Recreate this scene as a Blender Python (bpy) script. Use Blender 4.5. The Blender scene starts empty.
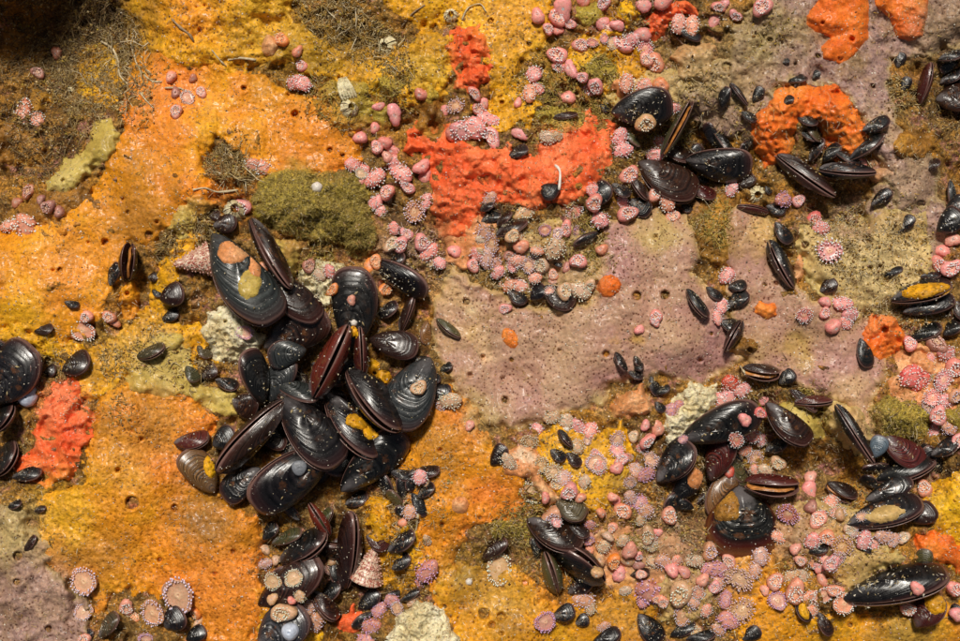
import bpy, math, random, colorsys
import numpy as np
from mathutils import Vector, Matrix
random.seed(7); rs = np.random.RandomState(7)
S = bpy.context.scene; COL = S.collection
R = math.radians
# ------------------------------------------------------------------ camera, sky, sun, exposure
DCAM = 1400.0                       # mm from the reef face, 1 photo pixel = 1 mm on the reef
cam = bpy.data.objects.new('camera', bpy.data.cameras.new('camera')); COL.objects.link(cam)
cam.location = (0, 0, DCAM/1000); cam.data.lens = 36*DCAM/960; cam.data.clip_start = 0.05; cam.data.clip_end = 200
S.camera = cam
SUN_EL, SUN_AZ = R(60), R(-10)       # azimuth from the top of the picture, clockwise
w = bpy.data.worlds.new("World"); S.world = w; w.use_nodes = True
sky = w.node_tree.nodes.new('ShaderNodeTexSky'); sky.sky_type = 'NISHITA'; sky.sun_disc = False
sky.sun_elevation = SUN_EL; sky.sun_rotation = SUN_AZ; sky.air_density = 0.6; sky.dust_density = 3.0
bg = w.node_tree.nodes['Background']; tint = w.node_tree.nodes.new('ShaderNodeMix'); tint.data_type = 'RGBA'; tint.blend_type = 'MULTIPLY'; tint.inputs[0].default_value = 1; tint.inputs[7].default_value = (1, .92, .76, 1)
w.node_tree.links.new(sky.outputs[0], tint.inputs[6]); w.node_tree.links.new(tint.outputs[2], bg.inputs[0]); bg.inputs[1].default_value = 0.05
sl = bpy.data.lights.new('sun', 'SUN'); sl.energy = 3.9; sl.angle = R(9); sl.color = (1, .95, .86)
sun = bpy.data.objects.new('sun', sl); COL.objects.link(sun)
sd = Vector((math.sin(SUN_AZ)*math.cos(SUN_EL), math.cos(SUN_AZ)*math.cos(SUN_EL), math.sin(SUN_EL)))
sun.location = sd*3; sun.rotation_euler = (-sd).to_track_quat('-Z', 'Y').to_euler()
S.view_settings.view_transform = 'Standard'; S.view_settings.look = 'None'; S.view_settings.gamma = 1
S.view_settings.exposure = -0.16
S.cycles.max_bounces = 5

# ------------------------------------------------------------------ noise and geometry helpers
def pn(x, y, seed=0):
    xi = np.floor(x).astype(np.int64); yi = np.floor(y).astype(np.int64); xf = x-xi; yf = y-yi
    u = xf*xf*xf*(xf*(xf*6-15)+10); v = yf*yf*yf*(yf*(yf*6-15)+10)
    def g(ix, iy, dx, dy):
        h = (ix*374761393 + iy*668265263 + seed*974634777) & 0xffffffff
        h = ((h ^ (h >> 13))*1274126177) & 0xffffffff
        a = ((h ^ (h >> 16)) & 0xffff)*(2*math.pi/65536)
        return np.cos(a)*dx + np.sin(a)*dy
    a = g(xi, yi, xf, yf); b = g(xi+1, yi, xf-1, yf); c = g(xi, yi+1, xf, yf-1); d = g(xi+1, yi+1, xf-1, yf-1)
    return 1.5*((a*(1-u)+b*u)*(1-v) + (c*(1-u)+d*u)*v)
def fb(x, y, sc, octv=3, seed=0, gain=.5):
    r = 0; amp = 1
    for i in range(octv):
        r = r + amp*pn(x/sc+17.3*i+.37, y/sc-9.1*i+.71, seed+i); sc = sc/2.03; amp *= gain
    return r
def W(u, v, h):                     # photo pixel + height (mm) -> metres
    k = (DCAM-h)/DCAM
    return np.stack([(u-480)*k, (320.5-v)*k, h+0*u], -1)/1000
def mesh_np(name, verts, faces, smooth=True, uv=None, attr=None, cols=None):
    me = bpy.data.meshes.new(name); verts = np.asarray(verts, np.float32).reshape(-1, 3); faces = np.asarray(faces, np.int32)
    k = faces.shape[1]; n = len(faces)
    me.vertices.add(len(verts)); me.vertices.foreach_set('co', verts.ravel())
    me.loops.add(n*k); me.loops.foreach_set('vertex_index', faces.ravel())
    me.polygons.add(n); me.polygons.foreach_set('loop_start', np.arange(n, dtype=np.int32)*k)
    me.polygons.foreach_set('use_smooth', np.full(n, smooth)); me.update(calc_edges=True)
    for an, av in (attr or {}).items():
        a = me.attributes.new(an, 'FLOAT', 'POINT'); a.data.foreach_set('value', np.asarray(av, np.float32).ravel())
    if cols is not None:
        a = me.attributes.new('tone', 'FLOAT_COLOR', 'POINT')
        c4 = np.ones((len(verts), 4), np.float32); c4[:, :3] = cols; a.data.foreach_set('color', c4.ravel())
    return me
def put(name, me, m=None, parent=None, **props):
    o = bpy.data.objects.new(name, me); COL.objects.link(o)
    if m is not None and me is not None and not me.materials: me.materials.append(m)
    if parent: o.parent = parent
    for k, v in props.items(): o[k] = v
    return o
class Geo:
    """collects pieces into one mesh"""
    def __init__(s): s.v = []; s.f = []; s.n = 0; s.a = []
    def add(s, v, f, a=None):
        v = np.asarray(v, float).reshape(-1, 3); s.v.append(v)
        for q in f: s.f.append(tuple(int(i)+s.n for i in q))
        s.a.append(np.full(len(v), 0.) if a is None else np.asarray(a, float)); s.n += len(v)
    def mesh(s, name, smooth=True, an='g'):
        me = bpy.data.meshes.new(name); me.from_pydata(np.concatenate(s.v).tolist(), [], s.f)
        me.polygons.foreach_set('use_smooth', np.full(len(s.f), smooth))
        a = me.attributes.new(an, 'FLOAT', 'POINT'); a.data.foreach_set('value', np.concatenate(s.a).astype(np.float32)); me.update()
        return me
def lathe(prof, n, wob=None):       # prof [(r,z,attr)]
    v = []; a = []; f = []
    for i, (r, z, g) in enumerate(prof):
        for j in range(n):
            t = 2*math.pi*j/n; rr = r*(wob(t, i) if wob else 1)
            v.append((rr*math.cos(t), rr*math.sin(t), z)); a.append(g)
    for i in range(len(prof)-1):
        for j in range(n):
            f.append((i*n+j, i*n+(j+1) % n, (i+1)*n+(j+1) % n, (i+1)*n+j))
    return v, f, a
def tube(path, rad, n=6, cap=True):
    path = [Vector(p) for p in path]; v = []; f = []
    for i, p in enumerate(path):
        d = (path[min(i+1, len(path)-1)]-path[max(i-1, 0)]).normalized()
        x = d.cross(Vector((.3, .2, 1))).normalized(); y = d.cross(x)
        r = rad[i] if isinstance(rad, (list, tuple)) else rad
        for j in range(n):
            t = 2*math.pi*j/n; v.append(tuple(p+x*r*math.cos(t)+y*r*math.sin(t)))
    for i in range(len(path)-1):
        for j in range(n): f.append((i*n+j, i*n+(j+1) % n, (i+1)*n+(j+1) % n, (i+1)*n+j))
    if cap: f.append(tuple(range(n))[::-1]); f.append(tuple((len(path)-1)*n+j for j in range(n)))
    return v, f
OCT = (np.array([(1,0,0),(-1,0,0),(0,1,0),(0,-1,0),(0,0,1),(0,0,-1)], float), [(0,2,4),(2,1,4),(1,3,4),(3,0,4),(2,0,5),(1,2,5),(3,1,5),(0,3,5)])
def _ico():
    t = (1+5**.5)/2
    v = np.array([(-1,t,0),(1,t,0),(-1,-t,0),(1,-t,0),(0,-1,t),(0,1,t),(0,-1,-t),(0,1,-t),(t,0,-1),(t,0,1),(-t,0,-1),(-t,0,1)])
    f = [(0,11,5),(0,5,1),(0,1,7),(0,7,10),(0,10,11),(1,5,9),(5,11,4),(11,10,2),(10,7,6),(7,1,8),(3,9,4),(3,4,2),(3,2,6),(3,6,8),(3,8,9),(4,9,5),(2,4,11),(6,2,10),(8,6,7),(9,8,1)]
    return v/np.linalg.norm(v[0]), f
ICO = _ico()

# ------------------------------------------------------------------ materials
class NT:
    def __init__(s, name):
        s.m = bpy.data.materials.new(name); s.m.use_nodes = True; s.t = s.m.node_tree; s.b = s.t.nodes['Principled BSDF']
        g = s.t.nodes.new('ShaderNodeNewGeometry'); s.pos = g.outputs['Position']
        o = s.t.nodes.new('ShaderNodeObjectInfo'); s.ocol = o.outputs['Color']; s.rnd = o.outputs['Random']
        s.obj = s.t.nodes.new('ShaderNodeTexCoord').outputs['Object']
    def L(s, a, b):
        if hasattr(a, 'links') or isinstance(a, bpy.types.NodeSocket): s.t.links.new(a, b)
        else:
            if isinstance(a, (tuple, list)) and len(a) == 3 and len(b.default_value) == 4: a = (*a, 1)
            b.default_value = a
    def noise(s, sc, det=3, vec=None, rough=.55, dist=0):
        n = s.t.nodes.new('ShaderNodeTexNoise'); n.inputs['Scale'].default_value = sc; n.inputs['Detail'].default_value = det
        n.inputs['Roughness'].default_value = rough; n.inputs['Distortion'].default_value = dist; s.L(vec or s.pos, n.inputs['Vector']); return n.outputs['Fac']
    def vor(s, sc, feat='F1', vec=None, out='Distance'):
        n = s.t.nodes.new('ShaderNodeTexVoronoi'); n.feature = feat; n.inputs['Scale'].default_value = sc; s.L(vec or s.pos, n.inputs['Vector']); return n.outputs[out]
    def ramp(s, f, stops, interp='LINEAR'):
        n = s.t.nodes.new('ShaderNodeValToRGB'); cr = n.color_ramp; cr.interpolation = interp
        while len(cr.elements) < len(stops): cr.elements.new(.5)
        for e, (p, c) in zip(cr.elements, stops):
            e.position = p; e.color = (c, c, c, 1) if isinstance(c, (int, float)) else (*c, 1)
        s.L(f, n.inputs[0]); return n.outputs[0]
    def mix(s, f, a, b, mode='MIX'):
        n = s.t.nodes.new('ShaderNodeMix'); n.data_type = 'RGBA'; n.blend_type = mode
        s.L(f, n.inputs[0]); s.L(a, n.inputs[6]); s.L(b, n.inputs[7]); return n.outputs[2]
    def ma(s, op, a, b=0.0, c=None):
        n = s.t.nodes.new('ShaderNodeMath'); n.operation = op; s.L(a, n.inputs[0]); s.L(b, n.inputs[1])
        if c is not None: s.L(c, n.inputs[2])
        return n.outputs[0]
    def attr(s, nm, out='Fac'):
        n = s.t.nodes.new('ShaderNodeAttribute'); n.attribute_name = nm; return n.outputs[out]
    def bump(s, h, st, dist, nrm=None):
        n = s.t.nodes.new('ShaderNodeBump'); n.inputs['Strength'].default_value = st; n.inputs['Distance'].default_value = dist
        s.L(h, n.inputs['Height'])
        if nrm is not None: s.L(nrm, n.inputs['Normal'])
        return n.outputs[0]
    def out(s, col=None, rough=None, nrm=None, spec=None, coat=None, sss=None):
        if col is not None: s.L(col, s.b.inputs['Base Color'])
        if rough is not None: s.L(rough, s.b.inputs['Roughness'])
        if nrm is not None: s.L(nrm, s.b.inputs['Normal'])
        if spec is not None: s.b.inputs['Specular IOR Level'].default_value = spec
        if coat is not None: s.b.inputs['Coat Weight'].default_value = coat; s.b.inputs['Coat Roughness'].default_value = .18
        if sss: s.b.inputs['Subsurface Weight'].default_value = sss[0]; s.b.inputs['Subsurface Radius'].default_value = sss[1]; s.b.inputs['Subsurface Scale'].default_value = sss[2]
        return s.m

def rock_mat():
    n = NT('encrusted_rock')
    c = n.ramp(n.noise(22, 5, rough=.65), [(.30, (.03, .012, .004)), (.42, (.15, .065, .012)), (.50, (.36, .21, .06)), (.58, (.40, .18, .025)), (.68, (.46, .25, .13))])
    y = n.ramp(n.noise(13, 4), [(.5, 0), (.6, 1)]); c = n.mix(n.ma('MULTIPLY', y, .75), c, (.55, .25, .03))
    pk = n.ramp(n.noise(48, 4, rough=.7), [(.56, 0), (.66, 1)]); c = n.mix(n.ma('MULTIPLY', pk, .7), c, (.55, .22, .20))
    c = n.mix(n.attr('ta'), c, n.attr('tone', 'Color'))
    sp = n.ramp(n.noise(330, 4, rough=.75), [(.3, .15), (.5, .75), (.7, 2.1)]); c = n.mix(1.0, c, sp, 'MULTIPLY')
    wh = n.ramp(n.vor(420), [(.10, 1), (.2, 0)]); c = n.mix(n.ma('MULTIPLY', wh, n.ramp(n.noise(60, 2), [(.5, 0), (.62, .9)])), c, (.75, .66, .5))
    h = n.ma('ADD', n.noise(260, 5, rough=.75), n.ma('MULTIPLY', n.noise(900, 3), .4))
    return n.out(c, .62, n.bump(h, .9, .003), .25)
def sponge_mat(name, c1, c2, c3, pore=330, pdark=.55, psize=.22, mott=300, rim=None, rough=.5, bmp=.0012, sc=16, red=None, hi=1.45, lo=.6, sss=.15, dirty=.4, spec=.26):
    n = NT(name)
    c = n.ramp(n.noise(sc, 4, rough=.6), [(.34, c1), (.5, c2), (.66, c3)])
    if red: c = n.mix(n.ramp(n.noise(sc*.7, 3, vec=n.obj), [(.5, 0), (.66, .85)]), c, red)
    c = n.mix(n.ma('MULTIPLY', n.attr('ta'), .85), c, n.attr('tone', 'Color'))
    d = n.ramp(n.noise(mott, 4, rough=.75), [(.28, lo), (.5, 1.), (.74, hi)]); c = n.mix(1.0, c, d, 'MULTIPLY')
    v = n.vor(pore); v2 = n.vor(pore*.33)
    p = n.ramp(v, [(psize*.45, 1), (psize, 0)]); dens = n.ramp(n.noise(sc*2.5, 3), [(.36, .15), (.55, 1)])
    c = n.mix(n.ma('MULTIPLY', n.ma('MULTIPLY', p, dens), pdark), c, n.mix(1.0, c, (.28, .14, .10), 'MULTIPLY'))
    sp = n.ramp(n.vor(230), [(.05, 1), (.10, 0)]); c = n.mix(n.ma('MULTIPLY', sp, n.ramp(n.noise(35, 3), [(.5, 0), (.62, .75)])), c, (.80, .68, .45))
    sp = n.ramp(n.vor(140), [(.05, 1), (.10, 0)]); c = n.mix(n.ma('MULTIPLY', sp, n.ramp(n.noise(28, 2), [(.52, 0), (.66, .6)])), c, (.16, .075, .02))
    lt = n.ramp(n.noise(110, 5, rough=.75), [(.50, 0), (.72, .28)]); c = n.mix(lt, c, n.mix(.5, c, (.88, .60, .26)))
    film = n.ma('MULTIPLY', n.ramp(n.noise(sc*1.6, 5, rough=.7), [(.50, 0), (.68, 1)]), n.ramp(n.noise(mott*.9, 4, rough=.8), [(.38, 0), (.58, 1)]))
    c = n.mix(n.ma('MULTIPLY', film, dirty), c, (.16, .085, .025))
    if rim: c = n.mix(n.ma('MULTIPLY', n.attr('rim'), .8), c, rim)
    h = n.ma('ADD', n.noise(mott*1.2, 5, rough=.7), n.ma('MULTIPLY', n.ramp(v, [(0, 0), (psize*1.4, 1)]), .7))
    h = n.ma('ADD', h, n.ma('MULTIPLY', n.ramp(v2, [(0, 0), (.16, 1)]), .6))
    return n.out(c, rough, n.bump(h, .7, bmp*.6), spec, coat=.12, sss=(sss, (.8, .4, .2), .004))
M = {}
M['rock'] = rock_mat()
OR = dict(red=(.80, .22, .02))
M['orange'] = sponge_mat('orange_sponge', (.56, .21, .008), (.74, .28, .010), (.78, .36, .012), pore=300, psize=.30, pdark=.6, lo=.55, hi=1.5, **OR)
M['orange2'] = sponge_mat('orange_sponge_porous', (.48, .18, .006), (.72, .26, .008), (.76, .34, .010), pore=260, psize=.34, pdark=.65, mott=220, hi=1.6, lo=.45, bmp=.0024, **OR)
M['golden'] = sponge_mat('golden_sponge', (.46, .21, .008), (.74, .35, .008), (.80, .45, .012), pore=230, psize=.34, pdark=.9, mott=200, bmp=.0028, lo=.38, hi=1.6)
M['amber'] = sponge_mat('amber_sponge', (.40, .17, .006), (.68, .29, .008), (.74, .38, .012), pore=210, psize=.32, pdark=.9, mott=200, bmp=.0026, lo=.35, hi=1.6, red=(.70, .22, .03))
M['purple'] = sponge_mat('lavender_tan_sponge', (.43, .25, .125), (.44, .24, .168), (.50, .31, .19), pore=270, psize=.36, pdark=1., mott=330, rim=(.56, .38, .14), hi=1.3, lo=.65, sc=17, bmp=.001, dirty=.12, red=(.44, .22, .20))
M['purple2'] = sponge_mat('mauve_sponge', (.28, .17, .09), (.36, .22, .19), (.42, .28, .17), pore=250, psize=.36, pdark=.9, mott=220, rim=(.44, .32, .13), hi=1.5, lo=.5, sc=20, bmp=.002)
M['tan'] = sponge_mat('tan_sponge', (.40, .25, .08), (.55, .36, .13), (.64, .46, .20), pore=260, psize=.22, pdark=.6, mott=260, rim=(.55, .42, .15), lo=.6, sc=24)
M['red'] = sponge_mat('red_orange_sponge', (.74, .09, .022), (.90, .14, .035), (.92, .24, .08), pore=300, psize=.2, pdark=.3, mott=350, hi=1.3, lo=.6, sc=30, bmp=.002, rough=.55)
M['redo'] = sponge_mat('bright_orange_sponge', (.70, .12, .012), (.86, .18, .018), (.88, .27, .04), pore=420, psize=.2, pdark=.35, mott=420, hi=1.35, lo=.6, sc=30, bmp=.0016)
M['salmon'] = sponge_mat('salmon_sponge', (.60, .22, .07), (.70, .30, .12), (.75, .42, .20), pore=330, psize=.2, pdark=.5, mott=300, sc=30)
M['olive'] = sponge_mat('olive_moss', (.28, .20, .025), (.42, .31, .04), (.52, .38, .06), pore=450, psize=.3, pdark=.6, mott=420, hi=1.5, lo=.4, sc=26, bmp=.003, red=(.42, .17, .03))
M['brown'] = sponge_mat('brown_sponge', (.16, .07, .012), (.32, .14, .02), (.48, .23, .03), pore=330, psize=.3, mott=200, hi=1.6, lo=.35, sc=35, bmp=.003)
M['yellow'] = sponge_mat('pale_yellow_sponge', (.42, .29, .06), (.55, .40, .09), (.62, .48, .16), pore=300, psize=.2, pdark=.5, mott=200, hi=1.25, lo=.6, sc=30)
M['cream'] = sponge_mat('cream_crust', (.62, .50, .26), (.76, .67, .42), (.84, .77, .56), pore=260, psize=.36, pdark=.7, mott=200, hi=1.2, lo=.55, sc=30, bmp=.003)

def mussel_mat(name='mussel_shell', edge=None):
    n = NT(name)
    g = n.attr('g'); a = n.attr('ang')
    gg = n.ma('ADD', g, n.ma('MULTIPLY', n.noise(3, 3, vec=n.obj), .10))
    ring = n.ramp(n.ma('SINE', n.ma('MULTIPLY', gg, 85.)), [(.2, .8), (.9, 1.2)])
    n2 = n.t.nodes.new('ShaderNodeTexNoise'); n2.noise_dimensions = '1D'; n2.inputs['Scale'].default_value = 26; n2.inputs['Detail'].default_value = 4
    n.L(gg, n2.inputs['W']); band = n2.outputs['Fac']
    c = n.mix(1.0, n.ocol, n.ramp(band, [(.3, .35), (.5, 1.), (.7, 2.1)]), 'MULTIPLY')
    c = n.mix(1.0, c, ring, 'MULTIPLY')
    c = n.mix(n.ramp(g, [(.86, 0), (.97, .8)]), c, n.mix(.8, (.036, .010, .008), n.ocol, 'ADD'))      # brown-purple growing margin
    c = n.mix(n.ramp(g, [(.965, 0), (.99, .9)]), c, (.22, .12, .10))
    if edge: c = n.mix(n.ramp(g, [(.70, 0), (.80, .9)]), c, n.ramp(g, [(.8, edge[0]), (.9, edge[1]), (.97, edge[2])]))
    worn = n.ma('MULTIPLY', n.ramp(n.noise(4, 5, vec=n.obj, rough=.7), [(.60, 0), (.70, .5)]), n.ramp(g, [(.25, 1), (.8, .1)]))
    beak = n.ma('MULTIPLY', n.ramp(n.ma('ADD', g, n.ma('MULTIPLY', n.noise(9, 5, vec=n.obj, rough=.75), .5)), [(.42, .75), (.62, 0)]), n.ramp(n.rnd, [(.25, 0), (.9, 1)])); c = n.mix(beak, c, (.17, .15, .15))
    c = n.mix(worn, c, (.10, .095, .09))
    rst = n.ramp(n.noise(5, 4, vec=n.obj, rough=.7), [(.60, 0), (.68, .6)]); c = n.mix(n.ma('MULTIPLY', rst, n.ramp(n.rnd, [(.4, 0), (.8, 1)])), c, (.16, .06, .02))
    sp = n.ramp(n.vor(420), [(.10, 1), (.2, 0)]); c = n.mix(n.ma('MULTIPLY', sp, n.ramp(n.noise(60, 3), [(.58, 0), (.7, .8)])), c, (.62, .56, .46))
    sp2 = n.ramp(n.vor(150), [(.04, 1), (.07, 0)]); c = n.mix(sp2, c, (.6, .55, .47))
    film = n.ramp(n.noise(300, 5, rough=.75), [(.58, 0), (.85, .15)]); c = n.mix(film, c, (.10, .07, .04))
    rg = n.ramp(n.noise(160, 4), [(.35, .18), (.65, .40)])
    h = n.ma('ADD', n.ma('MULTIPLY', band, 1.), n.ma('MULTIPLY', n.ma('SINE', n.ma('MULTIPLY', gg, 85.)), .12))
    h = n.ma('ADD', h, n.ma('MULTIPLY', n.noise(420, 4, rough=.7), .35)); h = n.ma('ADD', h, n.ma('MULTIPLY', sp, .4))
    return n.out(c, rg, n.bump(h, .4, .0009), .5, coat=.2)
M['mussel'] = mussel_mat(); M['mussel_rim'] = mussel_mat('rimmed_mussel_shell', ((.06, .008, .004), (.16, .055, .015), (.12, .014, .006)))
def simple(name, c, rough=.5, var=.5, sc=300, coat=0, sss=None, bmp=.0008, spec=.5):
    n = NT(name); cc = n.ramp(n.noise(sc, 4, rough=.7), [(.3, tuple(x*(1-var) for x in c)), (.5, c), (.72, tuple(min(.92, x*(1+var)) for x in c))])
    return n.out(cc, rough, n.bump(n.noise(sc*1.5, 4), .7, bmp), spec, coat, sss)
M['inner'] = simple('mussel_inner_shell', (.16, .075, .06), .3, .3)
M['flesh'] = simple('mussel_mantle', (.50, .20, .05), .35, .5, 200)
def ocmat(name, inner=None, rough=.5, sss=(.6, (1., .45, .35), .003), lines=False, lo=.65, hi=1.35, sc=420, pale=None):
    n = NT(name); c = n.mix(1.0, n.ocol, n.ramp(n.noise(sc, 4, rough=.7), [(.3, lo), (.5, 1.), (.72, hi)]), 'MULTIPLY')
    blot = n.ramp(n.noise(170, 4, rough=.7), [(.50, 0), (.66, .55)]); c = n.mix(blot, c, (.56, .36, .24))
    if pale: c = n.mix(n.ma('MULTIPLY', n.attr('g'), .85), c, pale)
    return n.out(c, rough, n.bump(n.noise(500, 3), .6, .0008), .45, .18, sss)
M['column'] = ocmat('anemone_column', pale=(.78, .45, .36))
M['disc'] = ocmat('anemone_disc', pale=(.74, .50, .30))
M['stem'] = ocmat('anemone_tentacle')
M['tip'] = ocmat('anemone_tip', lo=.9, hi=1.1)
def tone_mat(name, rough=.6, spec=.4):
    n = NT(name); c = n.mix(1.0, n.attr('tone', 'Color'), n.ramp(n.noise(500, 3), [(.3, .7), (.7, 1.3)]), 'MULTIPLY'); return n.out(c, rough, None, spec)
M['tone'] = tone_mat('fine_growth')
M['white'] = simple('white_shell', (.74, .68, .60), .35, .2, coat=.2)
M['worm'] = simple('worm_tube', (.30, .20, .11), .7, .6)
M['palefil'] = simple('pale_filament', (.52, .42, .26), .6, .5)

# ------------------------------------------------------------------ the rock and its crusts
def axis(lo, hi, step, far):
    a = list(np.arange(lo, hi+.01, step)); s = step
    up = []; x = a[-1]
    while x < far: s *= 1.13; x += s; up.append(x)
    dn = []; x = a[0]; s = step
    while x > -far: s *= 1.13; x -= s; dn.append(x)
    return np.array(dn[::-1]+a+up)
AX = axis(-110, 1070, 2.0, 9000); AY = axis(-110, 750, 2.0, 9000)
U, V = np.meshgrid(AX, AY)
fade = np.clip(1-(np.maximum(np.abs(U-480)-900, 0)+np.maximum(np.abs(V-320)-800, 0))/2500, .15, 1)
H0 = (fb(U, V, 190, 3, 1)*20 + fb(U, V, 42, 3, 5)*6)*fade + (1-np.abs(fb(U, V, 24, 3, 9))*1.3)*10 + fb(U, V, 7, 3, 12)*3.4 + fb(U, V, 900, 2, 3)*25*(U*0+1)*(1-np.exp(-((U-480)**2+(V-320)**2)/900**2))
DENTS_SHADE_RIDGES = [(20,15,110,-70),(60,60,55,-30),(20,-110,90,95),(-80,-60,80,100),(-90,80,60,90),(110,30,35,-18),(5,180,60,-30),(-5,450,38,-25),(590,48,9,-9),(818,468,30,-34),(740,105,22,-6),(700,150,60,-12),(950,100,38,-40),(270,560,30,-12),(380,590,35,-16),  # positive entries: unseen rock ridges added to shade the top left hollow
 (350,258,14,-12),(835,205,32,-26),(830,145,22,-16),(395,120,8,-8),(215,155,14,-12),(395,75,10,-5),(445,230,20,-10),(700,485,45,-20),(740,565,25,-12),(905,470,42,-32),(960,180,25,-26),(530,535,35,-10),(335,415,62,-44),(325,570,42,-30),(690,165,42,-30),(725,480,42,-34),
 (960,330,30,-12),(300,300,30,-12),(405,290,30,-14),(0,325,14,-10),(770,440,25,-12),(560,640,20,-12),(480,60,10,0),(188,85,18,-8),(600,120,20,-10),(560,290,16,-5),(910,230,18,-8),(640,205,22,-8),(860,350,18,-6),(520,215,20,-6)]
H0 -= 26*np.clip((V-430)/330, 0, 1.6)**1.6*fade + 22*np.clip((U-800)/260, 0, 1.5)**1.6*fade  # shade put into the shape: bottom and right slope away from the sun
for (a, b, r, d) in DENTS_SHADE_RIDGES: H0 += d*np.exp(-((U-a)**2+(V-b)**2)/(r*r))
H = H0.copy()
def samp(G, u, v):
    u = np.asarray(u, float); v = np.asarray(v, float)
    i = np.clip(np.searchsorted(AX, u)-1, 0, len(AX)-2); j = np.clip(np.searchsorted(AY, v)-1, 0, len(AY)-2)
    fx = np.clip((u-AX[i])/(AX[i+1]-AX[i]), 0, 1); fy = np.clip((v-AY[j])/(AY[j+1]-AY[j]), 0, 1)
    return (G[j, i]*(1-fx)+G[j, i+1]*fx)*(1-fy) + (G[j+1, i]*(1-fx)+G[j+1, i+1]*fx)*fy
def sdf(poly, u, v):
    P = np.array(poly, float); d = np.full(u.shape, 1e18); s = np.ones(u.shape); n = len(P)
    for i in range(n):
        a = P[i]; b = P[i-1]; e = b-a; wx = u-a[0]; wy = v-a[1]
        t = np.clip((wx*e[0]+wy*e[1])/(e@e+1e-9), 0, 1); d = np.minimum(d, (wx-e[0]*t)**2+(wy-e[1]*t)**2)
        c1 = v >= a[1]; c2 = v < b[1]; c3 = e[0]*wy > e[1]*wx
        s = np.where((c1 & c2 & c3) | (~c1 & ~c2 & ~c3), -s, s)
    return -s*np.sqrt(d)
HOLES = [(244,88,3),(295,114,4),(491,21,3),(529,44,3),(727,67,5),(770,40,3),(818,56,3),(836,92,3),(938,124,4),(739,135,4),(105,242,4),(157,222,2.5),(149,235,4),(637,296,5),(665,295,5),(921,205,5),(868,239,5),(776,283,3),
 (880,268,4),(805,245,4),(606,354,4),(132,503,7),(233,552,3),(18,556,5),(17,582,4),(49,629,4),(175,508,4),(484,614,6),(501,617,5),(492,625,4),(583,70,3),(618,250,2),(466,302,4),(483,357,3),(525,455,3),(525,583,3),(852,39,3),
 (885,330,4),(200,30,3),(150,100,3),(118,470,3),(160,560,3),(330,150,3),(60,270,3),(440,450,3),(505,400,4),(460,500,3),(560,570,3),(640,600,3),(760,600,3),(850,625,3),(600,470,3),(720,240,3),(470,375,3),(560,350,2.5),(700,360,3),(750,350,3)]
HOLES += [(float(a), float(b), float(c)) for a, b, c in zip(rs.uniform(0, 960, 130), rs.uniform(0, 641, 130), rs.uniform(1.6, 3.0, 130))]
def holes(u, v):
    r = 0*u
    for (a, b, s) in HOLES:
        if a < u.min()-9 or a > u.max()+9 or b < v.min()-9 or b > v.max()+9: continue
        d = np.hypot(u-a, v-b)/s; r += np.where(d < 1, -2.6*s*(1-d**4), 0) + .9*np.exp(-((d-1.25)/.35)**2)*min(1, s/3)
    return r
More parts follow.
